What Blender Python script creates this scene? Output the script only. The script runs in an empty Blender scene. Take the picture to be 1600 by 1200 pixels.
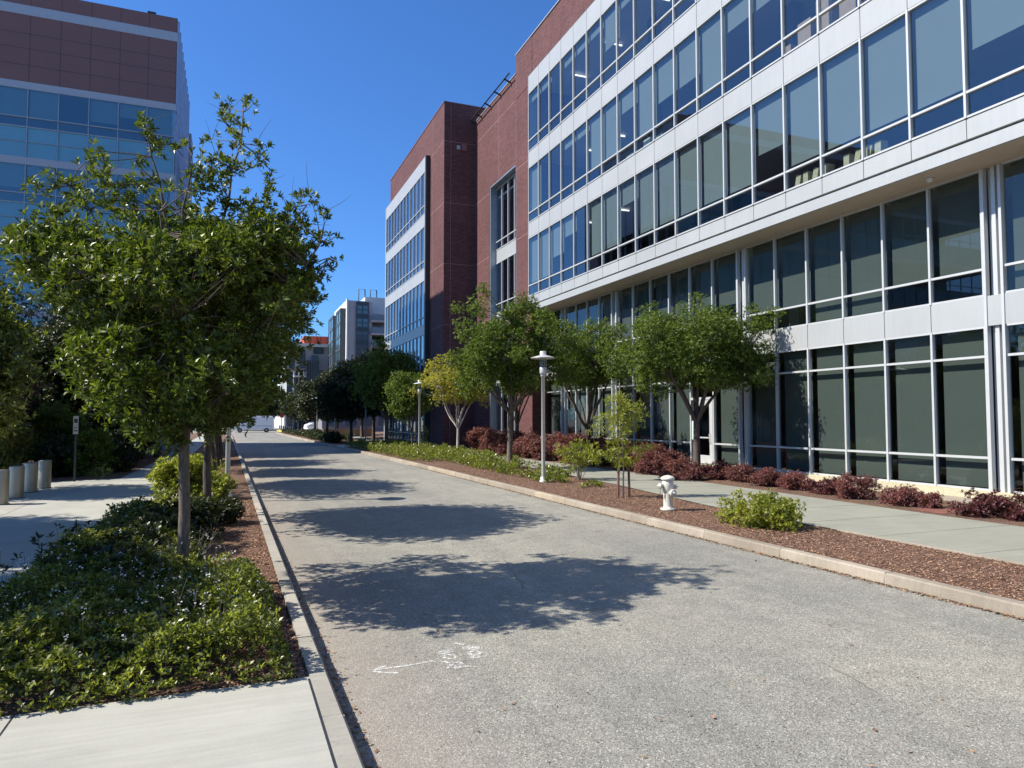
import bpy, math, random
import numpy as np
from mathutils import Vector, Matrix
R_=math.radians
# ------------------------------------------------------------------ camera, sky, sun
sc=bpy.context.scene
FPX=1105.0; EYE=np.array([0,0,2.2]); TH=math.atan(54/FPX); PS=math.atan(442*math.cos(TH)/FPX)
Fv=np.array([math.sin(PS)*math.cos(TH),math.cos(PS)*math.cos(TH),math.sin(TH)]); Rv=np.array([math.cos(PS),-math.sin(PS),0]); Uv=np.cross(Rv,Fv)
cam=bpy.data.cameras.new('camera'); camo=bpy.data.objects.new('camera',cam); sc.collection.objects.link(camo)
cam.sensor_width=36; cam.lens=FPX/1600*36; cam.clip_end=3000; cam.clip_start=.1
camo.matrix_world=Matrix(((Rv[0],Uv[0],-Fv[0],0),(Rv[1],Uv[1],-Fv[1],0),(Rv[2],Uv[2],-Fv[2],2.2),(0,0,0,1)))
sc.camera=camo
SUN_EL=44; SUN_AZ=13      # light travels towards +X, a little towards -Y
world=bpy.data.worlds.new('World'); sc.world=world; world.use_nodes=True
nt=world.node_tree; nt.nodes.clear()
sky=nt.nodes.new('ShaderNodeTexSky'); sky.sky_type='NISHITA'; sky.sun_disc=False
sky.sun_elevation=R_(SUN_EL); sky.sun_rotation=R_(-(90-SUN_AZ)); sky.air_density=1.0; sky.dust_density=.5; sky.ozone_density=2.2
bg=nt.nodes.new('ShaderNodeBackground'); bg.inputs[1].default_value=.091
wo=nt.nodes.new('ShaderNodeOutputWorld'); hs=nt.nodes.new('ShaderNodeMix'); hs.data_type='RGBA'; hs.blend_type='MULTIPLY'; hs.inputs[0].default_value=1; hs.inputs[7].default_value=(.43,.80,1.30,1)
nt.links.new(sky.outputs[0],hs.inputs[6]); nt.links.new(hs.outputs[2],bg.inputs[0]); nt.links.new(bg.outputs[0],wo.inputs[0])
sl=bpy.data.lights.new('sun','SUN'); sl.energy=5.0; sl.angle=R_(.5); sl.color=(1,.94,.83)
so=bpy.data.objects.new('sun',sl); sc.collection.objects.link(so)
ld=Vector((math.cos(R_(SUN_AZ))*math.cos(R_(SUN_EL)),-math.sin(R_(SUN_AZ))*math.cos(R_(SUN_EL)),-math.sin(R_(SUN_EL))))
so.rotation_euler=ld.to_track_quat('-Z','Y').to_euler(); so.location=(-40,10,40)
sc.view_settings.view_transform='Standard'; sc.view_settings.look='None'; sc.view_settings.exposure=.72; sc.view_settings.gamma=1
sc.cycles.max_bounces=7; sc.cycles.transparent_max_bounces=16; sc.cycles.glossy_bounces=4; sc.cycles.diffuse_bounces=3
random.seed(4); RNG=np.random.default_rng(7)
PI=math.pi
def _ray(x,y): return (x-800)*Rv-(y-600)*Uv+FPX*Fv
def gnd(x,y,z=0.0):
    d=_ray(x,y); t=(z-2.2)/d[2]; p=EYE+t*d; return (float(p[0]),float(p[1]))
def aty(x,y,Y):
    d=_ray(x,y); p=EYE+d*(Y/d[1]); return (float(p[0]),float(p[1]),float(p[2]))
def depth(x,y): return float(np.dot(np.array([x,y,2.2])-EYE,Fv))
# ------------------------------------------------------------------ helpers
COL=sc.collection
def tag(o,label=None,cat=None,group=None,kind=None):
    if label: o['label']=label
    if cat: o['category']=cat
    if group: o['group']=group
    if kind: o['kind']=kind
    return o
def empty(name,loc=(0,0,0),rz=0,label=None,cat=None,group=None):
    o=bpy.data.objects.new(name,None); COL.objects.link(o); o.location=loc; o.rotation_euler=(0,0,rz); o.empty_display_size=.2
    return tag(o,label,cat,group)
class MB:
    def __init__(s): s.v=[]; s.f=[]; s.n=0; s.sm=[]
    def add(s,vs,fs,smooth=False):
        vs=[tuple(map(float,v)) for v in vs]; s.v+=vs
        s.f+=[tuple(i+s.n for i in f) for f in fs]; s.sm+=[smooth]*len(fs); s.n+=len(vs); return s
    def box(s,x0,x1,y0,y1,z0,z1):
        if x0>x1:x0,x1=x1,x0
        if y0>y1:y0,y1=y1,y0
        return s.add([(x0,y0,z0),(x1,y0,z0),(x1,y1,z0),(x0,y1,z0),(x0,y0,z1),(x1,y0,z1),(x1,y1,z1),(x0,y1,z1)],
         [(0,3,2,1),(4,5,6,7),(0,1,5,4),(1,2,6,5),(2,3,7,6),(3,0,4,7)])
    def tube(s,pts,rad,n=8,cap=True,smooth=True):
        pts=[Vector(p) for p in pts]
        if not hasattr(rad,'__len__'): rad=[rad]*len(pts)
        vs=[];fs=[]
        up=Vector((0,0,1))
        d0=(pts[1]-pts[0]).normalized()
        a=d0.orthogonal().normalized()
        for i,p in enumerate(pts):
            d=(pts[min(i+1,len(pts)-1)]-pts[max(i-1,0)])
            d=d.normalized() if d.length>1e-6 else d0
            a=(a-d*a.dot(d)); a=a.normalized() if a.length>1e-5 else d.orthogonal().normalized()
            b=d.cross(a)
            for k in range(n):
                t=2*PI*k/n; vs.append(p+(a*math.cos(t)+b*math.sin(t))*rad[i])
        m=len(pts)
        for i in range(m-1):
            for k in range(n):
                k2=(k+1)%n; fs.append((i*n+k,i*n+k2,(i+1)*n+k2,(i+1)*n+k))
        s.add(vs,fs,smooth)
        if cap:
            s.add([vs[k] for k in range(n)],[tuple(range(n-1,-1,-1))]); s.add([vs[(m-1)*n+k] for k in range(n)],[tuple(range(n))])
        return s
    def lathe(s,prof,c=(0,0,0),n=24,axis=None,smooth=True):
        # prof: list of (r,z); axis: Vector direction
        q=Matrix.Identity(3) if axis is None else Vector((0,0,1)).rotation_difference(Vector(axis)).to_matrix()
        vs=[];fs=[];c=Vector(c)
        for r,z in prof:
            for k in range(n):
                t=2*PI*k/n; vs.append(c+q@Vector((r*math.cos(t),r*math.sin(t),z)))
        for i in range(len(prof)-1):
            for k in range(n):
                k2=(k+1)%n; fs.append((i*n+k,i*n+k2,(i+1)*n+k2,(i+1)*n+k))
        return s.add(vs,fs,smooth)
    def prism(s,poly,z0,z1):
        n=len(poly); a=sum(poly[i][0]*poly[(i+1)%n][1]-poly[(i+1)%n][0]*poly[i][1] for i in range(n))
        if a<0: poly=poly[::-1]
        vs=[(x,y,z0) for x,y in poly]+[(x,y,z1) for x,y in poly]
        fs=[tuple(range(n-1,-1,-1)),tuple(range(n,2*n))]+[(i,(i+1)%n,n+(i+1)%n,n+i) for i in range(n)]
        return s.add(vs,fs)
    def build(s,name,mat,parent=None,bevel=0):
        me=bpy.data.meshes.new(name); me.from_pydata(s.v,[],s.f)
        if any(s.sm): me.polygons.foreach_set('use_smooth',s.sm)
        me.update()
        if mat: me.materials.append(mat)
        o=bpy.data.objects.new(name,me); COL.objects.link(o)
        if parent: o.parent=parent
        if bevel:
            b=o.modifiers.new('bevel','BEVEL'); b.width=bevel; b.segments=2; b.limit_method='ANGLE'
        return o
def copy_tree(o,parent=None):
    c=o.copy(); COL.objects.link(c)
    if parent: c.parent=parent
    for ch in list(o.children): copy_tree(ch,c)
    return c
# ------------------------------------------------------------------ materials
def mat(name): 
    m=bpy.data.materials.new(name); m.use_nodes=True; return m,m.node_tree,m.node_tree.nodes['Principled BSDF'],m.node_tree.nodes['Material Output']
def nd(nt,t,**k):
    n=nt.nodes.new(t)
    for a,b in k.items():
        if a.startswith('_'): setattr(n,a[1:],b)
        else: n.inputs[a.replace('_',' ')].default_value=b
    return n
def ramp(nt,src,stops):
    r=nt.nodes.new('ShaderNodeValToRGB'); e=r.color_ramp.elements
    while len(e)<len(stops): e.new(.5)
    for i,(p,c) in enumerate(stops): e[i].position=p; e[i].color=(*c,1) if len(c)==3 else c
    nt.links.new(src,r.inputs[0]); return r.outputs[0]
def mixc(nt,a,b,fac,mode='MIX'):
    m=nt.nodes.new('ShaderNodeMix'); m.data_type='RGBA'; m.blend_type=mode
    for s,v in ((m.inputs[6],a),(m.inputs[7],b)):
        if isinstance(v,tuple): s.default_value=(*v,1)
        else: nt.links.new(v,s)
    if isinstance(fac,(int,float)): m.inputs[0].default_value=fac
    else: nt.links.new(fac,m.inputs[0])
    return m.outputs[2]
def coords(nt): return nt.nodes.new('ShaderNodeNewGeometry').outputs['Position']
def bump(nt,bs,h,strength=.5,dist=.01):
    b=nt.nodes.new('ShaderNodeBump'); b.inputs['Strength'].default_value=strength; b.inputs['Distance'].default_value=dist
    nt.links.new(h,b.inputs['Height']); nt.links.new(b.outputs[0],bs.inputs['Normal'])
def noise(nt,co,scale,detail=4,rough=.6):
    n=nt.nodes.new('ShaderNodeTexNoise'); n.inputs['Scale'].default_value=scale; n.inputs['Detail'].default_value=detail; n.inputs['Roughness'].default_value=rough
    nt.links.new(co,n.inputs['Vector']); return n
def simple(name,col,rough=.6,metal=0,var=.12,scale=3,bmp=0,bscale=60,spec=.5):
    m,nt,b,o=mat(name); co=coords(nt); n=noise(nt,co,scale)
    lo=tuple(c*(1-var) for c in col); hi=tuple(min(1,c*(1+var)) for c in col)
    c=ramp(nt,n.outputs[0],[(.3,lo),(.7,hi)]); nt.links.new(c,b.inputs['Base Color'])
    b.inputs['Roughness'].default_value=rough; b.inputs['Metallic'].default_value=metal; b.inputs['Specular IOR Level'].default_value=spec
    if bmp: bump(nt,b,noise(nt,co,bscale,5).outputs[0],bmp,.01)
    return m
def asphalt():
    m,nt,b,o=mat('asphalt'); co=coords(nt)
    v=nt.nodes.new('ShaderNodeTexVoronoi'); v.inputs['Scale'].default_value=95; nt.links.new(co,v.inputs['Vector'])
    stone=ramp(nt,v.outputs['Color'],[(0,(.05,.047,.04)),(.14,(.13,.125,.11)),(.3,(.215,.208,.18)),(.7,(.275,.265,.228)),(1,(.56,.54,.47))])
    big=noise(nt,co,.35,5); mid=noise(nt,co,3.2,5)
    c=mixc(nt,stone,ramp(nt,big.outputs[0],[(.3,(.82,.83,.85)),(.7,(1.12,1.1,1.05))]),1,'MULTIPLY')
    c=mixc(nt,c,ramp(nt,mid.outputs[0],[(.3,(.88,.88,.88)),(.7,(1.1,1.1,1.1))]),1,'MULTIPLY')
    mpt=nt.nodes.new('ShaderNodeMapping'); mpt.inputs['Scale'].default_value=(1.1,.05,1); nt.links.new(co,mpt.inputs[0])
    c=mixc(nt,c,ramp(nt,noise(nt,mpt.outputs[0],1.3,4).outputs[0],[(.32,(.86,.86,.87)),(.68,(1.07,1.06,1.05))]),1,'MULTIPLY')
    # slightly warmer dusty margins beside the kerbs
    sep=nt.nodes.new('ShaderNodeSeparateXYZ'); nt.links.new(co,sep.inputs[0])
    e=ramp(nt,sep.outputs[0],[(0,(1,1,1)),(1,(0,0,0))])
    mr=nt.nodes.new('ShaderNodeMapRange'); mr.inputs[1].default_value=.8; mr.inputs[2].default_value=1.9; mr.inputs[3].default_value=.55; mr.inputs[4].default_value=0
    nt.links.new(sep.outputs[0],mr.inputs[0])
    c=mixc(nt,c,(.30,.25,.21),mr.outputs[0])
    # thin cracks
    vc=nt.nodes.new('ShaderNodeTexVoronoi'); vc.feature='DISTANCE_TO_EDGE'; vc.inputs['Scale'].default_value=.23
    dn=noise(nt,co,1.6,6); mx=mixc(nt,co,dn.outputs['Color'],.12); nt.links.new(mx,vc.inputs['Vector'])
    cr=ramp(nt,vc.outputs[0],[(0,(1,1,1)),(.0035,(0,0,0))]); gate=ramp(nt,big.outputs[0],[(.5,(0,0,0)),(.6,(.6,.6,.6))])
    c=mixc(nt,c,(.07,.068,.065),mixc(nt,cr,gate,1,'MULTIPLY'))
    st=noise(nt,co,.9,3); sp=ramp(nt,st.outputs[0],[(.66,(0,0,0)),(.74,(.35,.35,.35))])
    c=mixc(nt,c,(.12,.115,.11),sp)
    nt.links.new(c,b.inputs['Base Color']); b.inputs['Roughness'].default_value=.88; b.inputs['Specular IOR Level'].default_value=.3
    bump(nt,b,v.outputs['Distance'],.6,.006)
    return m
def concrete(name,col,joints=None,grain=.1,stain=.16,aggregate=False):
    m,nt,b,o=mat(name); co=coords(nt)
    c=ramp(nt,noise(nt,co,.9,6,.65).outputs[0],[(.25,tuple(x*(1-stain) for x in col)),(.72,tuple(min(1,x*(1+stain*.5)) for x in col))])
    f=noise(nt,co,130,3); c=mixc(nt,c,ramp(nt,f.outputs[0],[(.3,(1-grain,)*3),(.7,(1+grain*.6,)*3)]),1,'MULTIPLY')
    mp=nt.nodes.new('ShaderNodeMapping'); mp.inputs['Scale'].default_value=(.6,9,1); nt.links.new(co,mp.inputs[0])
    c=mixc(nt,c,ramp(nt,noise(nt,mp.outputs[0],2,4).outputs[0],[(.35,(.93,.93,.93)),(.65,(1.04,1.04,1.04))]),1,'MULTIPLY')
    bl=noise(nt,co,4.5,2); c=mixc(nt,c,tuple(x*.55 for x in col),ramp(nt,bl.outputs[0],[(.70,(0,0,0)),(.8,(.4,.4,.4))]))
    if aggregate:
        v=nt.nodes.new('ShaderNodeTexVoronoi'); v.inputs['Scale'].default_value=70; nt.links.new(co,v.inputs['Vector'])
        c=mixc(nt,c,ramp(nt,v.outputs['Color'],[(0,(.45,.35,.2)),(.3,(1,1,.95)),(1,(1.2,1.15,1))]),.8,'MULTIPLY')
    nt.links.new(c,b.inputs['Base Color']); b.inputs['Roughness'].default_value=.8; b.inputs['Specular IOR Level'].default_value=.3
    bump(nt,b,noise(nt,co,90,6).outputs[0],.25,.005)
    return m
def brick(name,c1,c2,mort,swap=False):
    m,nt,b,o=mat(name); g=coords(nt); sep=nt.nodes.new('ShaderNodeSeparateXYZ'); nt.links.new(g,sep.inputs[0])
    ad=nt.nodes.new('ShaderNodeMath'); nt.links.new(sep.outputs[0],ad.inputs[0]); nt.links.new(sep.outputs[1],ad.inputs[1])
    cb=nt.nodes.new('ShaderNodeCombineXYZ'); nt.links.new(ad.outputs[0],cb.inputs[0]); nt.links.new(sep.outputs[2],cb.inputs[1])
    t=nt.nodes.new('ShaderNodeTexBrick'); t.inputs['Scale'].default_value=1; t.inputs['Brick Width'].default_value=.31; t.inputs['Row Height'].default_value=.10
    t.inputs['Mortar Size'].default_value=.008; t.inputs['Color1'].default_value=(*c1,1); t.inputs['Color2'].default_value=(*c2,1); t.inputs['Mortar'].default_value=(*mort,1); t.inputs['Bias'].default_value=-.1
    nt.links.new(cb.outputs[0],t.inputs['Vector'])
    c=mixc(nt,t.outputs[0],ramp(nt,noise(nt,g,.35,6).outputs[0],[(.3,(.86,.84,.84)),(.7,(1.1,1.08,1.06))]),1,'MULTIPLY')
    c=mixc(nt,c,ramp(nt,noise(nt,g,6,4).outputs[0],[(.3,(.85,.85,.85)),(.7,(1.12,1.12,1.12))]),1,'MULTIPLY')
    nt.links.new(c,b.inputs['Base Color']); b.inputs['Roughness'].default_value=.85; b.inputs['Specular IOR Level'].default_value=.2
    bump(nt,b,t.outputs['Fac'],-.3,.01); return m
def glass(name,tint,ior,refl=(1,1,1),wav=.0):
    m,nt,b,o=mat(name); nt.nodes.remove(b)
    tr=nd(nt,'ShaderNodeBsdfTransparent'); tr.inputs[0].default_value=(*tint,1)
    gl=nd(nt,'ShaderNodeBsdfGlossy'); gl.inputs['Roughness'].default_value=0.0; gl.inputs[0].default_value=(*refl,1)
    fr=nd(nt,'ShaderNodeFresnel'); fr.inputs[0].default_value=ior
    if wav:
        n=noise(nt,coords(nt),.55,1); bp=nt.nodes.new('ShaderNodeBump'); bp.inputs['Strength'].default_value=wav; bp.inputs['Distance'].default_value=.02
        nt.links.new(n.outputs[0],bp.inputs['Height']); nt.links.new(bp.outputs[0],gl.inputs['Normal'])
    ge=nt.nodes.new('ShaderNodeNewGeometry'); m1=nt.nodes.new('ShaderNodeMath'); m1.operation='SUBTRACT'; m1.inputs[0].default_value=1; nt.links.new(ge.outputs['Backfacing'],m1.inputs[1])
    m2=nt.nodes.new('ShaderNodeMath'); m2.operation='MULTIPLY'; nt.links.new(fr.outputs[0],m2.inputs[0]); nt.links.new(m1.outputs[0],m2.inputs[1])
    mx=nt.nodes.new('ShaderNodeMixShader'); nt.links.new(m2.outputs[0],mx.inputs[0]); nt.links.new(tr.outputs[0],mx.inputs[1]); nt.links.new(gl.outputs[0],mx.inputs[2])
    nt.links.new(mx.outputs[0],o.inputs[0]); return m
def leafmat(name,cols,trans=.35,rough=.38,spec=.5):
    m,nt,b,o=mat(name); g=nt.nodes.new('ShaderNodeNewGeometry')
    c=ramp(nt,g.outputs['Random Per Island'],[(i/(len(cols)-1),cc) for i,cc in enumerate(cols)])
    n=noise(nt,g.outputs['Position'],1.1,3); c=mixc(nt,c,ramp(nt,n.outputs[0],[(.3,(.7,.74,.7)),(.7,(1.3,1.22,1.1))]),1,'MULTIPLY')
    nt.links.new(c,b.inputs['Base Color']); b.inputs['Roughness'].default_value=rough; b.inputs['Specular IOR Level'].default_value=spec
    t=nt.nodes.new('ShaderNodeBsdfTranslucent'); c2=mixc(nt,c,(1.5,1.7,.6),1,'MULTIPLY'); nt.links.new(c2,t.inputs[0])
    mx=nt.nodes.new('ShaderNodeMixShader'); mx.inputs[0].default_value=trans; nt.links.new(b.outputs[0],mx.inputs[1]); nt.links.new(t.outputs[0],mx.inputs[2])
    nt.links.new(mx.outputs[0],o.inputs[0]); return m
def bark(name,c1,c2,scale=18):
    m,nt,b,o=mat(name); co=coords(nt); mp=nt.nodes.new('ShaderNodeMapping'); mp.inputs['Scale'].default_value=(1,1,.25); nt.links.new(co,mp.inputs[0])
    n=noise(nt,mp.outputs[0],scale,6,.7); c=ramp(nt,n.outputs[0],[(.3,c1),(.7,c2)])
    c=mixc(nt,c,ramp(nt,noise(nt,co,3,4).outputs[0],[(.35,(.75,.75,.75)),(.7,(1.15,1.15,1.15))]),1,'MULTIPLY')
    nt.links.new(c,b.inputs['Base Color']); b.inputs['Roughness'].default_value=.9; bump(nt,b,n.outputs[0],.7,.02); return m
def metalpanel(name,col,rough=.35,metal=.6,var=.06):
    return simple(name,col,rough,metal,var,.6)
M={}
M['asphalt']=asphalt()
M['conc']=concrete('pale_concrete',(.385,.375,.325))
M['walk']=concrete('grey_concrete',(.265,.262,.215))
M['kerb']=concrete('kerb_concrete',(.34,.295,.235),stain=.3,grain=.25)
M['kerbl']=concrete('kerb_pale',(.37,.35,.30),stain=.25,grain=.2)
M['plinth']=concrete('plinth_stone',(.48,.44,.32),aggregate=True)
M['brick']=brick('red_brick',(.092,.037,.038),(.132,.057,.057),(.15,.098,.095))
M['paver']=brick('paver_brick',(.19,.08,.06),(.24,.10,.08),(.18,.14,.12))
M['brownpanel']=simple('brown_panel',(.19,.095,.085),.6,0,.05,.4)
M['white']=simple('white_panel',(.37,.38,.38),.42,.1,.05,.5)
M['frame']=simple('frame_metal',(.46,.47,.47),.4,.1,.04)
M['soffit']=simple('soffit',(.42,.35,.27),.8,0,.06)
M['dark']=simple('dark_metal',(.03,.032,.035),.5,.2)
M['glass_up']=glass('glass_upper',(.60,.66,.70),2.1,(.9,.95,1.0),.015)
M['glass_lo']=glass('glass_lower',(.66,.72,.69),1.6,(.9,.95,1.0),.015)
M['glass_bl']=glass('glass_blue',(.25,.36,.48),9.0,(.88,.95,1.0),.02)
M['glass_left']=glass('glass_left',(.5,.66,.70),2.6,(.8,.95,1.0),.02)
M['spandrel']=simple('blue_spandrel',(.13,.32,.42),.12,.0,.04,.5,spec=.8)
M['blind']=simple('roller_blind',(.20,.235,.21),.9,0,.03,1)
M['blind_dark']=simple('roller_blind_dark',(.086,.098,.094),.9,0,.03,1)
M['interior']=simple('interior',(.16,.17,.19),.8,0,.2,.5)
M['ceiling']=simple('ceiling',(.34,.35,.36),.8,0,.1,.5)
M['mulch']=None
def mulchmat():
    m,nt,b,o=mat('mulch'); co=coords(nt); v=nt.nodes.new('ShaderNodeTexVoronoi'); v.inputs['Scale'].default_value=62; v.inputs['Randomness'].default_value=1
    nt.links.new(mixc(nt,co,noise(nt,co,25,3).outputs['Color'],.06),v.inputs['Vector'])
    c=ramp(nt,v.outputs['Color'],[(0,(.07,.032,.02)),(.35,(.15,.082,.05)),(.7,(.25,.145,.088)),(1,(.42,.27,.18))])
    c=mixc(nt,c,ramp(nt,noise(nt,co,1.3,5).outputs[0],[(.3,(.75,.75,.75)),(.7,(1.15,1.1,1.1))]),1,'MULTIPLY')
    nt.links.new(c,b.inputs['Base Color']); b.inputs['Roughness'].default_value=.95; bump(nt,b,v.outputs['Distance'],1,.03); return m
M['mulch']=mulchmat()
def chipmat(name,cols,rough=.9):
    m,nt,b,o=mat(name); g=nt.nodes.new('ShaderNodeNewGeometry')
    c=ramp(nt,g.outputs['Random Per Island'],[(i/(len(cols)-1),cc) for i,cc in enumerate(cols)]); nt.links.new(c,b.inputs['Base Color']); b.inputs['Roughness'].default_value=rough; return m
M['chip']=chipmat('wood_chip',[(.09,.04,.025),(.18,.085,.05),(.27,.14,.09),(.46,.30,.19)])
M['litter']=chipmat('leaf_litter',[(.10,.05,.03),(.22,.12,.07),(.34,.2,.11),(.12,.11,.05)])
M['leaf_near']=leafmat('leaf_glossy',[(.036,.054,.010),(.066,.094,.014),(.105,.138,.020),(.19,.21,.04)],.3,.42,.4)
M['leaf_mid']=leafmat('leaf_mid',[(.042,.070,.014),(.078,.120,.020),(.125,.170,.030),(.19,.23,.05)],.3,.5,.28)
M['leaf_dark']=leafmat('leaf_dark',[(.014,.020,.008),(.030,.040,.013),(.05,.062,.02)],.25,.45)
M['leaf_lime']=leafmat('leaf_lime',[(.11,.13,.02),(.22,.24,.035),(.36,.35,.07)],.42,.45)
M['leaf_yel']=leafmat('leaf_yellow',[(.16,.17,.03),(.30,.27,.04),(.42,.34,.06),(.17,.20,.04)],.4,.5)
M['leaf_red']=leafmat('leaf_red',[(.09,.028,.032),(.17,.055,.06),(.28,.11,.115),(.12,.04,.04)],.25,.5)
M['leaf_redd']=leafmat('leaf_purple',[(.04,.012,.015),(.085,.022,.026),(.15,.045,.05)],.2,.5)
M['leaf_ground']=leafmat('leaf_ground',[(.045,.058,.018),(.10,.12,.03),(.19,.21,.045),(.33,.34,.09)],.38,.36,.6)
M['leaf_olive']=leafmat('leaf_olive',[(.07,.09,.02),(.11,.13,.03),(.15,.16,.05)],.35,.5)
M['flower']=simple('flower_white',(.55,.53,.48),.8)
M['twig']=bark('twig',(.20,.16,.12),(.42,.36,.30),40)
M['bark']=bark('bark',(.065,.048,.036),(.20,.155,.12),30)
M['barkd']=bark('bark_dark',(.05,.035,.028),(.13,.10,.08))
M['barkp']=bark('bark_pale',(.30,.26,.23),(.55,.50,.46))
M['lamp']=simple('lamp_metal',(.46,.46,.44),.4,.2,.05)
M['lampglass']=glass('lamp_glass',(.8,.8,.8),1.5)
M['hyd']=simple('hydrant_paint',(.58,.56,.48),.45,0,.1,8,.2,40)
M['rust']=simple('rust',(.25,.13,.06),.8,0,.3,20)
M['steel']=simple('steel',(.36,.32,.26),.40,.6,.15,2)
M['stake']=bark('stake',(.12,.06,.045),(.22,.12,.09))
M['vanwhite']=simple('van_paint',(.78,.79,.8),.25,0,.02)
M['tyre']=simple('tyre',(.02,.02,.02),.8)
M['vanglass']=simple('van_glass',(.02,.025,.03),.08,0,.02,spec=.8)
M['yellow']=simple('yellow_paint',(.62,.48,.08),.6)
M['signred']=simple('sign_red',(.45,.02,.02),.5)
M['orange']=simple('red_orange_panel',(.55,.075,.025),.5,0,.08,.05)
M['tower']=simple('tower_concrete',(.42,.38,.36),.8,0,.12,.12)
M['towerw']=simple('tower_white_and_lit',(.55,.53,.50),.7,0,.08,.1)  # white parts, plus side walls with sunlight put into their colour
M['tglass']=simple('tower_glass',(.07,.12,.14),.1,0,.25,.3,spec=.9)
M['tdark']=simple('tower_dark',(.05,.065,.075),.5,0,.1,.2)
M['card']=simple('cardboard',(.42,.30,.20),.85,0,.1,6)
M['binder']=simple('binder',(.56,.50,.30),.8,0,.15,12)
M['paperw']=simple('paper_white',(.62,.70,.62),.8)
M['poster']=simple('notice_green',(.52,.72,.62),.7)
M['paint']=None
def paintmat():
    m,nt,b,o=mat('road_spray_paint'); co=coords(nt); n=noise(nt,co,95,3); b.inputs['Base Color'].default_value=(.8,.8,.76,1); b.inputs['Roughness'].default_value=.8
    t=nt.nodes.new('ShaderNodeBsdfTransparent'); mx=nt.nodes.new('ShaderNodeMixShader'); nt.links.new(ramp(nt,n.outputs[0],[(.44,(0,0,0)),(.55,(.78,.78,.78))]),mx.inputs[0])
    nt.links.new(t.outputs[0],mx.inputs[1]); nt.links.new(b.outputs[0],mx.inputs[2]); nt.links.new(mx.outputs[0],o.inputs[0]); return m
M['paint']=paintmat()
# ------------------------------------------------------------------ ground, road, kerbs
def sheet(name,poly,z,m,kind='structure'):
    b=MB(); n=len(poly); a=sum(poly[i][0]*poly[(i+1)%n][1]-poly[(i+1)%n][0]*poly[i][1] for i in range(n))
    if a<0: poly=poly[::-1]
    b.add([(x,y,z) for x,y in poly],[tuple(range(n))]); return tag(b.build(name,m),kind=kind)
sheet('ground',[(-1500,-1500),(1500,-1500),(1500,1500),(-1500,1500)],-.012,concrete('far_ground',(.26,.25,.22)))
KL=[(.86,-12),(.80,3),(.78,12),(.72,30),(.66,46),(.55,62),(.4,90),(.2,112)]      # left kerb, road side
KR=[(8.2,-12),(8.14,5),(8.05,14),(8.0,25),(8.0,32),(7.8,44),(7.55,54),(7.2,70),(6.9,84),(6.6,112)]
def lerpx(P,y):
    for (x0,y0),(x1,y1) in zip(P,P[1:]):
        if y<=y1: return x0+(x1-x0)*(y-y0)/(y1-y0)
    return P[-1][0]
sheet('road',KL+[(-60,112),(-60,126),(90,126),(90,112)]+KR[::-1],0,M['asphalt'])
def kerb(name,P,side,m,w=.15,h=.15,y_end=None,seg=1.9):
    # individual kerb stones as joined segments with fine gaps
    b=MB(); y=P[0][1]; ye=y_end or P[-1][1]
    while y<ye-.01:
        y2=min(y+seg,ye); g=.008; xa,xb=lerpx(P,y),lerpx(P,y2); j=random.uniform(-.005,.005); c=.02
        o=side*w
        def ring(x,yy):
            return [(x+side*-.0,yy,-.01),(x+side*.012,yy,h-c+j),(x+side*(.012+c),yy,h+j),(x+o,yy,h+j),(x+o,yy,-.01)]
        r1=ring(xa,y+g); r2=ring(xb,y2-g); n=5
        fs=[(i,(i+1)%n,n+(i+1)%n,n+i) for i in range(n)]+[tuple(range(n-1,-1,-1)),tuple(range(n,2*n))]
        if side<0: fs=[f[::-1] for f in fs]
        b.add(r1+r2,fs)
        b.box(min(xa,xa+o)+.012,max(xa,xa+o)-.012,y-.01,y+.01,-.01,h-.012) 
        y=y2
    return tag(b.build(name,m),kind='structure')
for k_ in ('kerb','kerbl'):
    nt_=M[k_].node_tree; bs_=nt_.nodes['Principled BSDF']; src=bs_.inputs['Base Color'].links[0].from_socket; g_=nt_.nodes.new('ShaderNodeNewGeometry')
    c_=mixc(nt_,src,ramp(nt_,g_.outputs['Random Per Island'],[(0,(.82,.80,.78)),(.5,(1,1,1)),(1,(1.12,1.06,1.0))]),1,'MULTIPLY'); nt_.links.new(c_,bs_.inputs['Base Color'])
    n_=noise(nt_,coords(nt_),7,6); c_=mixc(nt_,c_,(.16,.13,.11),ramp(nt_,n_.outputs[0],[(.6,(0,0,0)),(.75,(.55,.55,.55))])); nt_.links.new(c_,bs_.inputs['Base Color'])
# rain streaks on the metal panels
nt_=M['white'].node_tree; bs_=nt_.nodes['Principled BSDF']; src=bs_.inputs['Base Color'].links[0].from_socket
mp_=nt_.nodes.new('ShaderNodeMapping'); mp_.inputs['Scale'].default_value=(1,5,.35); nt_.links.new(coords(nt_),mp_.inputs[0])
nt_.links.new(mixc(nt_,src,ramp(nt_,noise(nt_,mp_.outputs[0],1.6,5).outputs[0],[(.3,(.955,.955,.95)),(.65,(1.01,1.01,1.01))]),1,'MULTIPLY'),bs_.inputs['Base Color'])
kerb('kerb',KL,-1,M['kerbl'],.16)
kerb('kerb',KR,1,M['kerb'],.17)
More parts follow.
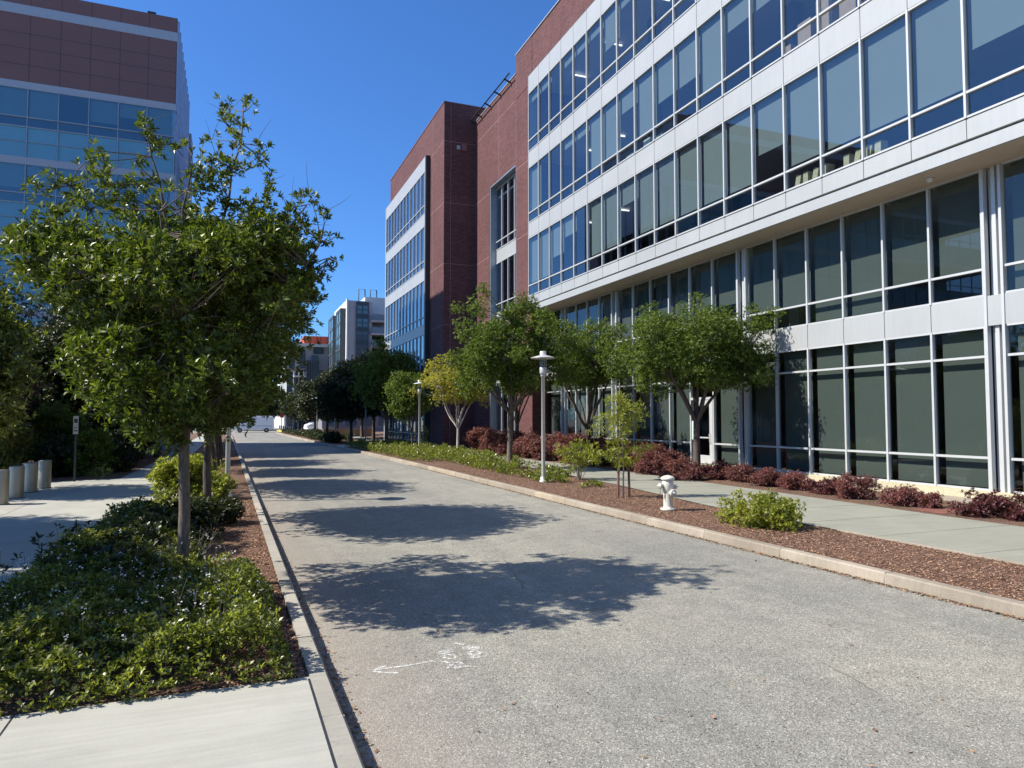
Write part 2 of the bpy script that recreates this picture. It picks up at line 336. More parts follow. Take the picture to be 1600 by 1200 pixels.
# left: concrete walk with planting bed
BL=[(-1.9,5.95),(-2.15,8.6),(-2.15,11.2),(-1.62,17.5),(-1.68,19.7),(-2.1,30),(-1.9,38),(-1.9,62)]   # bed edge on the path side
kin=[(x-.16,y) for x,y in KL]
frontL=[(kin[0][0],-12),(lerpx(KL,5.95)-.16,5.95)]+BL+[(-1.9,112),(-60,112),(-60,-12)]
sheet('left_pavement',frontL,.14,M['conc'])
bed=[(lerpx(KL,y)-.16,y) for y in (5.95,9,12,20,30,46,62)]
sheet('left_planting_bed',bed+BL[::-1],.115,M['mulch'])
sheet('left_verge',[(-1.9,62),(lerpx(KL,62)-.16,62),(.04,112),(-1.9,112)],.12,M['mulch'])
b=MB()   # saw cut joints of the pavement
for y in (-1.2,1.3,3.6): b.box(-9,.62,y-.006,y+.006,.1385,.1425)
for x in (-1.35,-3.0): b.box(x-.006,x+.006,-6,5.94,.1385,.1425)
for y in (21.3,24.5,29,33,37): b.box(-3.3 if y>27 else -6.8,-2.16,y-.007,y+.007,.1385,.1425)
b.box(.615,.632,-11,5.9,.1385,.143)
tag(b.build('pavement_joints',M['dark']),kind='structure')
# left soil behind the path
sheet('left_soil',[(-60,26.9),(-5.5,26.9),(-3.45,27.8),(-3.25,36),(-3.2,112),(-60,112)],.147,M['mulch'])
# paver strip beside the bollards
sheet('paver_strip',[(-6.4,12),(-4.45,12),(-4.45,26.6),(-6.4,26.6)],.1445,brick('grey_pavers',(.36,.35,.31),(.42,.40,.35),(.22,.2,.18)))
# right: mulch strip, walk, soil, plinth
RI=[(10.5,-12),(10.5,10),(10.6,14),(11.25,19),(11.6,25),(12.1,34),(12.5,42),(12.3,60),(11.6,112)]
RO=[(14.1,-12),(14.1,11),(14.3,16),(14.4,24),(14.2,32),(13.9,40),(13.9,50),(13.9,112)]
kro=[(x+.17,y) for x,y in KR]
sheet('right_mulch_strip',kro+RI[::-1],.125,M['mulch'])
sheet('right_pavement',RI+RO[::-1],.14,M['walk'])
sheet('right_soil',RO[:4]+[(14.2,32),(13.9,40),(13.9,49.5),(13.9,112),(60,112),(60,-12)],.13,M['mulch'])
b=MB()
y=-10.
while y<50:
    b.box(lerpx(RI,y)+.01,lerpx(RO,y)-.01,y-.006,y+.006,.1385,.1425); y+=1.75
tag(b.build('right_pavement_joints',simple('joint_grey',(.16,.16,.15),.9)),kind='structure')
sheet('driveway_apron',[(7.72,52.6),(12.3,52.6),(12.3,56.5),(7.6,56.5)],.1315,M['conc'])
sheet('brick_paving',[(14.4,10.9),(16.0,10.9),(16.0,11.7),(14.4,11.7)],.136,M['paver'])
b=MB(); b.box(10.47,10.53,-12,10,.10,.152)
tag(b.build('pavement_edging',M['kerb']),kind='structure')
# sprayed utility marks on the road
def marks(name,lines,label,w=.028):
    b=MB()
    for L in lines:
        P=[Vector((*gnd(x,y,0),.0035)) for x,y in L]
        for p,q in zip(P,P[1:]):
            d=(q-p); 
            if d.length<1e-5: continue
            d.normalize(); s=Vector((-d.y,d.x,0))*w*random.uniform(.4,.65); p2=p-d*w*.3; q2=q+d*w*.3
            b.add([p2-s,q2-s,q2+s,p2+s],[(0,1,2,3)])
    return tag(b.build(name,M['paint']),kind='structure')
marks('road_marking_arrow',[[(676,1033),(640,1040),(600,1045),(580,1049)],[(580,1049),(592,1044),(602,1041)],[(580,1049),(600,1051.5),(622,1052)]],'')
marks('road_marking_letters',[
 [(684,1020),(706,1015),(690,1020),(708,1018.5),(688,1022.5)],
 [(692,1026),(697,1023.5),(708,1023.5),(714,1027),(706,1030),(696,1029),(692,1026)],
 [(694,1034),(704,1037),(718,1035),(722,1038)],[(700,1044),(708,1041),(714,1045),(722,1042),(735,1041.5)],[(704,1037),(706,1043)]],'')
marks('road_marking_figures',[
 [(724,1012.5),(735,1010.5),(747,1011),(746,1014.5),(736,1016),(727,1013.5),(724,1012.5)],[(730,1014),(742,1012)],
 [(731,1020),(742,1017.5),(752,1019),(748,1023),(738,1024),(731,1020)],[(736,1027),(744,1024.5),(752,1026.5),(742,1028.5),(736,1027)],
 [(711,1005.5),(724,1007.5)]],'')
# ------------------------------------------------------------------ foliage
def rosettes(C,A,L,k=7,w=.36,spread=(.5,1.25),fold=.12,jit=.2):
    """C centres (n,3), A axes (n,3), L leaf length; returns verts (n*k*4,3)"""
    n=len(C); A=A/np.linalg.norm(A,axis=1,keepdims=True)
    t=np.cross(A,RNG.normal(size=(n,3))); t/=np.linalg.norm(t,axis=1,keepdims=True)+1e-9; u=np.cross(A,t)
    ang=RNG.uniform(0,2*PI,(n,1))+np.arange(k)[None,:]*2.4+RNG.normal(0,.2,(n,k))
    el=RNG.uniform(spread[0],spread[1],(n,k))
    rad=np.cos(ang)[...,None]*t[:,None]+np.sin(ang)[...,None]*u[:,None]
    d=rad*np.sin(el)[...,None]+A[:,None]*np.cos(el)[...,None]
    nrm=-rad*np.cos(el)[...,None]+A[:,None]*np.sin(el)[...,None]
    nrm=nrm+RNG.normal(0,jit,nrm.shape); nrm-=d*np.sum(nrm*d,-1,keepdims=True); nrm/=np.linalg.norm(nrm,axis=-1,keepdims=True)+1e-9
    s=np.cross(d,nrm)
    LL=(L*RNG.uniform(.65,1.15,(n,k)))[...,None] if np.isscalar(L) else (L[:,None]*RNG.uniform(.65,1.15,(n,k)))[...,None]
    base=C[:,None]+A[:,None]*LL*RNG.uniform(-.25,.25,(n,k,1))+d*LL*.08
    mid=base+d*LL*.55+nrm*LL*fold*.3; tip=base+d*LL-nrm*LL*fold*.6
    l=mid+s*LL*w*.5+nrm*LL*fold*.5; r=mid-s*LL*w*.5+nrm*LL*fold*.5
    return np.stack([base,l,tip,r],2).reshape(-1,3)
def leafobj(name,V,m,parent=None):
    n=len(V)//4; me=bpy.data.meshes.new(name); me.vertices.add(n*4); me.loops.add(n*4); me.polygons.add(n)
    me.vertices.foreach_set('co',V.astype(np.float32).ravel()); me.loops.foreach_set('vertex_index',np.arange(n*4,dtype=np.int32))
    me.polygons.foreach_set('loop_start',np.arange(0,n*4,4,dtype=np.int32)); me.polygons.foreach_set('loop_total',np.full(n,4,dtype=np.int32))
    me.update(calc_edges=True); me.materials.append(m)
    o=bpy.data.objects.new(name,me); COL.objects.link(o)
    if parent: o.parent=parent
    return o
def unit(n):
    v=RNG.normal(size=(n,3)); return v/np.linalg.norm(v,axis=1,keepdims=True)
def inball(n,shell=.5):
    return unit(n)*(RNG.uniform(0,1,(n,1))**shell)
def lobes_to_leaves(lobes,L,k,dens,up=.5,shell=.45,**kw):
    """lobes: (x,y,z,rx,ry,rz)"""
    Cs=[];As=[]
    for (x,y,z,rx,ry,rz) in lobes:
        n=max(3,int(dens*(rx*ry*rz)**(2/3))); p=inball(n,shell)*RNG.uniform(.8,1.12,(n,1))
        Cs.append(np.array([x,y,z])+p*np.array([rx,ry,rz])); As.append(p+np.array([0,0,up])+RNG.normal(0,.25,(n,3)))
    C=np.concatenate(Cs); A=np.concatenate(As); return rosettes(C,A,L,k,**kw),C
def limb(b,p,q,r0,r1,sag=.12,n=5,sides=6):
    p=Vector(p);q=Vector(q);L=(q-p).length; mid=(p+q)/2+Vector((random.uniform(-1,1),random.uniform(-1,1),random.uniform(-.6,.2)))*L*sag
    pts=[];rs=[]
    for i in range(n+1):
        t=i/n; pts.append((1-t)**2*p+2*t*(1-t)*mid+t*t*q+Vector((random.uniform(-1,1),random.uniform(-1,1),random.uniform(-1,1)))*L*.012*(0<i<n)); rs.append(r0+(r1-r0)*t)
    b.tube(pts,rs,sides); return pts
def make_tree(name,loc,label,cat,crown_c,crown_r,fork,trunk_r,lmat,bmat,nl=40,L=.1,k=6,dens=230,group=None,lean=(0,0),lob=(.28,.45),flat=1.0,twigs=.3,nlimb=6,shell=.62,rz=0,kids=True):
    """generic broadleaf tree; crown height of the centre, crown_r=(rx,ry,rz)"""
    r=empty(name,loc,rz,label,cat,group); rx,ry,rzz=crown_r
    lobes=[]
    sc_=(rx*ry*rzz)**(1/3)
    ph=RNG.uniform(0,6.28,6)
    for i in range(nl):
        p=unit(1)[0]*(RNG.uniform(.25,1)**shell); az=math.atan2(p[1],p[0])
        wob=1+.17*math.sin(2*az+ph[0])+.13*math.sin(3*az+ph[1]+2*p[2])+.12*math.sin(5*az+ph[2]+4*p[2])+RNG.normal(0,.06); p=p*wob
        if p[2]<-.7: p[2]*=.75
        q=RNG.uniform(*lob)*sc_*max(.4,1.15-.35*abs(p[2]))
        lobes.append((lean[0]+p[0]*(rx-q*.6),lean[1]+p[1]*(ry-q*.6),crown_c+p[2]*(rzz-q*.4),q,q,q*.8*flat))
    V,C=lobes_to_leaves(lobes,L,k,dens); leafobj('crown',V,lmat,r)
    b=MB(); f=Vector((lean[0]*.3,lean[1]*.3,fork)); pts=[(0,0,-.05),(0,0,.08),(lean[0]*.1+random.uniform(-.03,.03),lean[1]*.1,fork*.5),tuple(f)]
    b.tube(pts,[trunk_r*1.5,trunk_r*1.08,trunk_r*.92,trunk_r*.8],10); b.build('trunk',bmat,r)
    b=MB(); ends=[]
    for i in range(nlimb):
        a=2*PI*i/nlimb+random.uniform(-.4,.4); e=Vector((lean[0]+math.cos(a)*rx*.55,lean[1]+math.sin(a)*ry*.55,crown_c-rzz*.15+random.uniform(-.3,.5)*rzz))
        P=limb(b,f-Vector((0,0,.05)),e,trunk_r*.55,trunk_r*.2,.14,6); ends+=P[2:]
    e=Vector((lean[0],lean[1],crown_c+rzz*.6)); ends+=limb(b,f,e,trunk_r*.6,trunk_r*.15,.06,6)[2:]
    for lb in lobes:
        c=Vector(lb[:3]); s=min(ends,key=lambda v:(v-c).length); limb(b,s,c,trunk_r*.2,trunk_r*.06,.12,3,4)
    b.build('branches',bmat,r); return r
# ---- nearest tree, crown shaped from its clumps
def near_tree():
    Y0=9.75; X0=gnd(282,922,.13)[0]; r=empty('broadleaf_tree',(X0,Y0,.12),0,'tall glossy leaved tree rising from the flowering ground cover in the near left bed','tree','street trees along the left kerb')
    s=depth(-.8,Y0)/FPX
    def P(px,py,dy=0):
        x,y,z=aty(px,py,Y0+dy); return (x-X0,dy,z-.12)
    small=[(380,159,13),(392,166,9),(352,167,15),(350,190,17),(374,190,14),(332,217,15),(374,215,16),(363,235,15),(414,230,11),(399,225,8),(397,250,14),(384,262,12),(408,243,9),(362,262,18),(337,247,18),(312,250,18),(290,226,13),(276,232,10),(257,231,17),(247,214,11),(222,192,13),(228,212,13),(240,225,10),(312,272,20),(345,283,20),(325,292,20),(306,305,22),(296,285,15),(350,268,15),(425,283,17),(427,303,15),(405,318,22),(382,327,20),(485,310,15),(468,322,18),(452,332,18),(512,340,10),(505,334,8),(526,403,8),(521,373,7),(505,365,14),(490,372,18),(475,350,18),(490,420,12),(478,395,18),(440,345,24),(420,352,25),(350,325,20),(330,328,22),(500,432,8),(492,395,12),
      (217,197,8),(210,250,12),(150,236,13),(135,252,15),(160,250,12),(173,268,14),(235,285,13),(218,290,20),(80,278,12),(62,298,16),(100,285,18),(118,296,20),(148,285,22),(178,292,22),(200,305,22),(132,318,20),(165,322,22),(100,330,20),(45,353,18),(52,290,10),(75,345,22),(190,335,24),(240,318,22),(265,300,14),(250,345,24),(285,335,24),(310,350,24),(22,378,16),(60,370,24),(105,360,24)]
    lobes=[]
    for px,py,rp in small:
        dy=RNG.uniform(-.7,.7); x,y,z=P(px,py,dy); q=rp*s*1.02; lobes.append((x,y,z,q,q*1.1,q))
    big=[(250,430,130,80,1.5,75),(120,415,75,60,1.3,34),(395,400,80,60,1.4,44),(440,475,50,45,1.1,22),(190,530,75,55,1.4,36),(330,560,95,75,1.6,54),(225,615,75,50,1.4,32),(385,600,38,50,1.0,17),(60,400,50,38,1.1,12),(300,650,60,30,1.2,15),(250,670,52,22,1.1,11),(470,440,30,35,.8,10),(440,380,45,30,.9,14),(140,585,32,26,.8,10),(330,400,80,60,1.5,34)]
    for cx,cy,rx,ry,rd,n in big:
        for p in inball(int(n*1.45),.42)*1.06:
            dy=p[1]*rd*1.3; x,y,z=P(cx+p[0]*rx,cy+p[2]*ry,dy); q=RNG.uniform(.13,.28); lobes.append((x,y,z,q,q,q*.7))
    V,C=lobes_to_leaves(lobes,.088,10,440,up=.55,shell=.5,w=.31,spread=(.35,1.3)); leafobj('crown',V,M['leaf_near'],r)
    b=MB(); pts=[(0,0,-.1),(0,0,.1),(.015,0,.9),(-.01,.02,1.7),(.03,.03,2.5),(.06,0,3.3),(.16,0,4.2)]
    b.tube(pts,[.10,.074,.068,.064,.062,.055,.035],12); b.build('trunk',M['bark'],r)
    b=MB(); ends=[Vector(p) for p in pts[4:]]; main=[(380,175,0,3.6),(300,260,.2,3.2),(230,205,-.1,3.4),(110,290,.3,2.6),(60,400,-.2,2.0),(200,380,.8,2.3),(250,330,-.8,3.0),(480,320,.2,2.8),(500,380,-.3,2.4),(440,460,.6,2.2),(410,330,.4,3.0),(150,540,.4,1.6),(220,620,-.5,1.5),(350,620,.7,1.5),(390,580,-.7,1.7),(300,560,1.1,1.8),(280,500,-1.1,1.8),(150,430,-.9,2.1),(515,403,0,2.4)]
    for px,py,dy,z0 in main:
        e=Vector(P(px,py,dy)); st=Vector((.03,0,max(1.95,z0-.3))); ends+=limb(b,st,e,.032,.008,.1,8,6)[2:]
    sm=[l for l in lobes]
    for lb in sm:
        c=Vector(lb[:3]); s0=min(ends,key=lambda v:(v-c).length); limb(b,s0,c,.009,.004,.12,3,4)
    for i in range(40):   # bare twigs poking out near the top
        c=Vector(random.choice(lobes[:80])[:3]); d=Vector((random.uniform(-.8,.8),random.uniform(-.6,.6),random.uniform(.1,.9))).normalized()
        limb(b,c,c+d*random.uniform(.2,.5),.005,.0015,.15,4,4)
    b.build('branches',M['bark'],r); return r
near_tree()
G='street trees along the left kerb'
def lefttree(y,label,h=6.6,cx=.0,rx=2.2,**kw):
    return make_tree('broadleaf_tree',(-.38,y,.12),label,'tree',h*.62,(rx,3.2,h*.38),1.9,.085,M['leaf_near'],M['barkd'],nl=100,L=.125,k=8,dens=190,group=G,lean=(cx,0),**kw)
lefttree(16.4,'dark trunked glossy tree standing between the nearest tree and the white left lamp post',6.3,-.1,1.75)
lefttree(24.5,'third glossy tree of the left kerb row, behind the white lamp post',6.0,-.6,1.5)
lefttree(31,'fourth glossy tree of the left kerb row, its crown hanging over the road edge',5.5,-.4,1.6)
lefttree(38,'fifth glossy tree of the left kerb row, half hidden by the crowns in front',5.4,-.6,1.7)
lefttree(45.5,'farthest glossy tree of the left kerb row beside the shaded stretch of road',5.4,-.7,1.8)
# ---- right hand trees
make_tree('broadleaf_tree',(14.95,20.3,.12),'round crowned evergreen tree in front of the white glass door','tree',4.4,(2.85,2.5,1.8),2.0,.13,M['leaf_mid'],M['barkd'],nl=135,L=.085,k=7,dens=560,lob=(.15,.28),nlimb=7)
make_tree('broadleaf_tree',(10.75,27.2,.12),'large green tree behind the nearest right hand lamp post, trunk in the mulch strip','tree',4.75,(2.75,2.6,2.4),2.35,.12,M['leaf_mid'],M['bark'],nl=130,L=.10,k=7,dens=420,lob=(.13,.27),nlimb=6,lean=(.1,0))
make_tree('broadleaf_tree',(15.3,28.9,.12),'spreading multi branched dark tree behind the red shrubs, left of the round crowned tree','tree',4.9,(2.3,2.4,1.9),1.6,.14,M['leaf_mid'],M['barkd'],nl=100,L=.10,k=7,dens=380,lob=(.14,.28),nlimb=7)
make_tree('broadleaf_tree',(15.2,37.2,.12),'dark tree against the red brick wall behind the big green tree','tree',4.6,(1.9,1.9,1.8),1.8,.11,M['leaf_mid'],M['barkd'],nl=45,L=.13,k=6,dens=150,lob=(.22,.36))
make_tree('yellowing_tree',(12.05,38.4,.12),'yellow leaved tree with pale forking branches beside the second lamp post','tree',4.1,(2.4,2.3,1.75),1.55,.085,M['leaf_yel'],M['barkp'],nl=90,L=.12,k=6,dens=210,lob=(.14,.28),nlimb=6)
make_tree('slim_tree',(10.75,43.8,.12),'small slim green tree with leaning thin trunk left of the second lamp post','tree',3.5,(1.6,1.5,1.95),1.2,.05,M['leaf_mid'],M['bark'],nl=60,L=.14,k=6,dens=170,lob=(.25,.4),lean=(-.25,0))
make_tree('broadleaf_tree',(10.9,52.5,.12),'dark green round tree with stout trunk beside the third lamp post','tree',4.9,(2.6,2.6,2.75),1.9,.16,M['leaf_mid'],M['bark'],nl=95,L=.17,k=7,dens=150,lob=(.24,.38))
far=[(9.8,62,6.6,2.7),(12.5,66,8.2,3.0),(9.3,74,6.4,2.9),(13.5,78,8.8,3.4),(9.4,86,6.2,2.7),(12.8,92,8.4,3.2),(9.3,100,5.8,2.6),(17,72,9.0,3.4)]
P_=None
lbl=['nearest of the shaded trees beyond the driveway apron','tall shaded tree behind the stout trunked round tree','low spreading shaded tree over the dark hedge','tall grey green tree beside the far hedge','shaded tree above the bollard row','tall shaded tree in front of the grey concrete tower','farthest low tree by the parked white van','tall dark tree close to the blue glass wing']
for i,(x,y,h,rr) in enumerate(far):
    if P_ is None:
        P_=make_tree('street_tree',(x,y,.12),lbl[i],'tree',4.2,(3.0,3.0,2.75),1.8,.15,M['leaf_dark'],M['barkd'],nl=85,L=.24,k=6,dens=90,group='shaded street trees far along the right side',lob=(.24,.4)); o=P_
    else: o=copy_tree(P_); o.location=(x,y,.12)
    o['label']=lbl[i]; k=h/6.7; o.scale=(rr/2.7,rr/2.7,k); o.rotation_euler=(0,0,i*1.3)
# ---- left background trees
LT=[(-6.8,23.6,6.8,2.2,'leaf_ground','pale yellow green tree at the left edge beside the nearest tree'),(-9.8,31,8.2,3.2,'leaf_mid','tall green tree behind the bollards at the left edge'),
 (-6.4,37.5,8.0,3.0,'leaf_dark','tall dark tree behind the small post sign'),(-8.3,29.6,4.6,1.9,'leaf_redd','purple leaved tree above the olive shrub at the left edge'),
 (-13.5,36,9.0,3.4,'leaf_dark','dark tree deepest in the left hand planting'),(-5.3,45,7.8,2.9,'leaf_dark','dark tree in front of the brown topped building corner'),(-9.6,43,9,3.3,'leaf_dark','tall dark tree right in front of the brown topped building facade')]
for x,y,h,rr,mt,lb in LT:
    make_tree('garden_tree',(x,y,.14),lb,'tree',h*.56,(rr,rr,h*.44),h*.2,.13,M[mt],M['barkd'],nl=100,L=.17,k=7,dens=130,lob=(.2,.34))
make_tree('shade_tree',(-8.7,15.4,.14),'tree beside the left walk casting its shade over the paving','tree',5.2,(3.0,3.1,2.1),2.4,.15,M['leaf_mid'],M['barkd'],nl=130,L=.17,k=7,dens=200,lob=(.26,.42))
make_tree('shade_tree',(-8.4,10.2,.14),'tree beside the left walk just out of the frame','tree',5.1,(3.0,3.0,2.0),2.4,.15,M['leaf_mid'],M['barkd'],nl=130,L=.17,k=7,dens=200,lob=(.26,.42))
# ---- shrubs
def shrub(name,loc,r,label,cat,lm,L=.06,k=6,dens=700,group=None,nl=22,stems=8,lift=.0,shell=.8,up=.6,w=.36,spread=(.4,1.3)):
    e=empty(name,loc,random.uniform(0,6),label,cat,group); rx,ry,rz=r; lobes=[]
    for i in range(nl):
        p=unit(1)[0]*(RNG.uniform(.2,1)**.5); q=RNG.uniform(.22,.38)*min(rx,ry)
        zz=lift+rz*(.5+.5*p[2]); lobes.append((p[0]*(rx-q*.5),p[1]*(ry-q*.5),max(lift+q*.3,zz-q*.3),q,q,q*.85))
    V,C=lobes_to_leaves(lobes,L,k,dens,up=up,shell=.55,w=w,spread=spread); V[:,2]=np.maximum(V[:,2],.005)
    leafobj('foliage',V,lm,e); b=MB()
    for i in range(stems):
        c=Vector(random.choice(lobes)[:3]); limb(b,(random.uniform(-.06,.06),random.uniform(-.06,.06),-.03),c,.012,.005,.1,4,5)
    b.build('stem',M['twig'],e); return e
G='low dark red shrubs along the glass wall'
low=[(1585,812,.42,.55,'at the right edge of the photo beside the plinth end'),(1525,806,.48,.55,'second from the right edge, in front of the stone plinth end'),(1405,789,.44,.5,'left of the small patch of red paving'),(1448,793,.3,.35,'smallest one, at the corner of the red paving'),(1335,779,.5,.6,'below the third ground floor window from the right column'),(1285,771,.42,.45,'just right of the lime green shrub, at the plinth'),(1240,765,.48,.5,'behind the lime green shrub'),(1195,759,.5,.5,'left of the lime green shrub top, below the column'),(1150,752,.55,.55,'in front of the window beside the white door'),(1115,748,.6,.6,'in front of the white glass door'),(1060,750,.6,.75,'right behind the fire hydrant'),(1020,741,.7,.8,'left behind the fire hydrant')]
sb=None
for i,(px,py,rr,h,lb) in enumerate(low):
    x,y=gnd(px,py,.13)
    m=M['leaf_redd'] if i in (0,1,5,9) else M['leaf_red']
    shrub('red_shrub',(x+.1,y,.12),(rr*1.25,rr*1.25,h),'low dark red shrub '+lb,'shrub',m,L=.055,k=7,dens=1700,group=G,nl=30)
for i,(y,rr,h,lb) in enumerate([(23.0,.9,1.1,'nearest of the tall ones, left of the dark tree trunk'),(25.2,1.0,1.3,'second tall one, behind the staked sapling'),(27.6,1.0,1.35,'third tall one, behind the bushy yellow green shrub'),(29.9,1.05,1.4,'fourth tall one, right of the lamp post'),(32.2,1.05,1.45,'fifth tall one, directly left of the lamp post'),(34.6,1.1,1.45,'sixth tall one, behind the big tree trunk'),(37.1,1.1,1.5,'seventh tall one, below the brick wall'),(39.6,1.05,1.5,'eighth tall one, right of the yellow tree trunk'),(42,1.0,1.45,'ninth tall one, behind the yellow tree')]):
    shrub('tall_red_shrub',(lerpx(RO,y)+.75,y,.12),(rr,rr*1.25,h),'tall red hedge shrub, '+lb,'shrub',M['leaf_red'],L=.08,k=7,dens=1000,group='tall red shrubs forming a hedge by the right walk',nl=46)
for px,py,rr,h,lb in [(1200,824,.85,.75,'bright lime green shrub in the mulch strip near the hydrant'),]:
    x,y=gnd(px,py,.13); shrub('lime_shrub',(x,y+.2,.12),(rr*1.15,rr*.85,h*.85),lb,'shrub',M['leaf_lime'],L=.06,k=6,dens=900,nl=46,stems=16,w=.5,shell=.7)
x,y=gnd(905,750,.13); shrub('bushy_shrub',(x,y,.12),(.85,.8,1.15),'bushy yellow green shrub on thin stems left of the staked sapling','shrub',M['leaf_lime'],L=.14,k=7,dens=240,nl=26,stems=14,lift=.4,w=.2)
x,y=gnd(658,702,.13); shrub('leafy_shrub',(x,y,.12),(.6,.6,1.4),'pale leafy shrub beside the foot of the second lamp post','shrub',M['leaf_ground'],L=.16,k=6,dens=130,nl=14,stems=8,lift=.3)
for x,y,r,m,L,d,lb in [(-1.15,20.6,(.75,.8,1.15),'leaf_lime',.09,420,'feathery bright yellow green shrub beside the nearest tree trunk'),(-.95,23.2,(.7,.7,1.0),'leaf_lime',.09,350,'yellow green shrub between the two nearest trunks'),(-.75,13.6,(.75,.9,.62),'leaf_dark',.09,420,'low dark shrub between the two nearest tree trunks'),(-.35,15.3,(.6,.7,.5),'leaf_dark',.09,420,'small dark shrub at the foot of the second tree trunk'),(-1.45,14.4,(.45,.6,.6),'leaf_ground',.08,420,'low green shrub at the path edge beside the second trunk'),(-.2,19.9,(.38,.4,.7),'leaf_lime',.09,350,'small yellow green shrub at the foot of the white lamp post'),
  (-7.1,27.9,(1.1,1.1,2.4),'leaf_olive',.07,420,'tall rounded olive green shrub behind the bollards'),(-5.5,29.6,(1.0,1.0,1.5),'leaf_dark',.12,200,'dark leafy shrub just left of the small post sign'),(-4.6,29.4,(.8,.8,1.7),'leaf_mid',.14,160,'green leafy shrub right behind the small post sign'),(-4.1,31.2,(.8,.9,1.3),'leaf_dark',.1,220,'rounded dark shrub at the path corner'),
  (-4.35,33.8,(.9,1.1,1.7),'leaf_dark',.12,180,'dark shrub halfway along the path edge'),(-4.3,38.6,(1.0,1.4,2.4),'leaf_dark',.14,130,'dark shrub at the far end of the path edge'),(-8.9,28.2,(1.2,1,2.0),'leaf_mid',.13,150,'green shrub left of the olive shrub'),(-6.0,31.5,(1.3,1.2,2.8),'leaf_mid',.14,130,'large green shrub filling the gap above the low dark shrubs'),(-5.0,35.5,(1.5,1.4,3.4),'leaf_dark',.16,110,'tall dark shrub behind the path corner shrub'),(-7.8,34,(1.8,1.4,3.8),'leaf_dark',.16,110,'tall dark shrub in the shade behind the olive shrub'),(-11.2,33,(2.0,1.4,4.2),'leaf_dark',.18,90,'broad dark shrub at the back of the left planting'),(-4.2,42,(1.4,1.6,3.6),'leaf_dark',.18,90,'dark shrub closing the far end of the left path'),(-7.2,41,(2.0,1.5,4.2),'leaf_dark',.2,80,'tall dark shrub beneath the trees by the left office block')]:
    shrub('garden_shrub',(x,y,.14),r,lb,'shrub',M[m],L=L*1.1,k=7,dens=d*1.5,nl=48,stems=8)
e=shrub('grass_tuft',(-4.05,27.9,.14),(.55,.35,.4),'low yellow green grassy clump beside the post sign','grass clump',M['leaf_olive'],L=.2,k=8,dens=260,nl=14,stems=3,w=.08,up=1.5)
# hedges in the far shade
for x,y,r,lb in [(8.3,63,(.9,3.2,.9),'dark low hedge just beyond the driveway apron'),(8.1,71.5,(.8,4.2,1.0),'dark low hedge along the kerb in front of the far lamp post')]:
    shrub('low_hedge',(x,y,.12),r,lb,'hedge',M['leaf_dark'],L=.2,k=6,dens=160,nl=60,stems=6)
for ob in bpy.data.objects:
    if ob.name.startswith('low_hedge'): ob.rotation_euler=(0,0,0)
# ---- ground cover as stuff
def cover(name,pts,heights,lm,L,k,w=.42,up=1.0,spread=(.4,1.35)):
    C=np.array([(x,y,h) for (x,y),h in zip(pts,heights)]); A=RNG.normal(0,.35,C.shape)+np.array([0,0,up])
    V=rosettes(C,A,L,k,w=w,spread=spread); V[:,2]=np.maximum(V[:,2],.12)
    o=leafobj(name,V,lm); return tag(o,kind='stuff')
def nz(x,y,s=1.): return .5+.25*math.sin(x*2.3*s+1.3*math.sin(y*1.7*s))+.25*math.sin(y*2.9*s+1.1*math.sin(x*2.1*s+2))
pts=[];hs=[]
def bedx(y): return lerpx(BL,y)
while len(pts)<15000:
    y=RNG.uniform(5.9,14.5) if RNG.random()<.85 else RNG.uniform(5.9,9); x=RNG.uniform(bedx(y)-.22,lerpx(KL,y)-.14)
    right=lerpx(KL,y)-.16-(.12+.06*nz(y,x,2)+max(0,min(.85,(y-8.8)*.5)))
    if x>right: continue
    if y<6.1 and RNG.random()<.4: continue
    edge=min(1,(x-bedx(y)+.3)/.35,(right-x+.12)/.35,(y-5.8)/.35); top=.12+(.08+.34*nz(x*1.4,y*1.4)+.16*nz(x*4,y*4))*max(.15,edge)
    pts.append((x,y)); hs.append(top*RNG.uniform(.55,1.02)+.03)
tag(cover('flowering_ground_cover',pts,hs,M['leaf_ground'],.05,8),'dense leafy ground cover with small white flowers in the near left bed')
# taller dark sprigs towards the path side
pts=[];hs=[]
for i in range(1500):
    y=RNG.normal(11.6,1.4); x=RNG.normal(-1.35,.42)
    if x<bedx(y)-.25 or y<8.5 or y>15: continue
    pts.append((x,y)); hs.append(.2+RNG.uniform(.1,.62)*nz(x*2,y*2))
cover('dark_ground_cover',pts,hs,M['leaf_dark'],.09,7)
# flowers: small discs on thin stalks
def flowers():
    b=MB(); f=MB()
    for i in range(272):
        if i<260: y=abs(RNG.normal(0,2.6))+6.3; x=RNG.uniform(bedx(y),.35-max(0,(y-8)*.25)); z=.2+.45*RNG.random()**.7
        else: y=RNG.uniform(7.8,11.2); x=bedx(y)+RNG.uniform(-.3,.6); z=RNG.uniform(.4,.8)
        if y>13: continue
        base=Vector((x+RNG.normal(0,.08),y+RNG.normal(0,.08),.12)); top=Vector((x,y,z+.12))
        b.tube([base,(base+top)/2+Vector((RNG.normal(0,.03),RNG.normal(0,.03),0)),top],.002,3,False)
        for j in range(int(RNG.integers(3,8))):
            c=top+Vector(RNG.normal(0,.014,3)); q=RNG.uniform(.006,.012); n=Vector(RNG.normal(0,.5,3))+Vector((0,0,1)); n.normalize(); t=n.orthogonal().normalized(); u=n.cross(t)
            f.add([c+t*q,c+u*q,c-t*q,c-u*q],[(0,1,2,3)])
    tag(f.build('flower_heads',M['flower']),kind='stuff'); tag(b.build('flower_stalks',M['leaf_olive']),kind='stuff')
flowers()
b=MB()
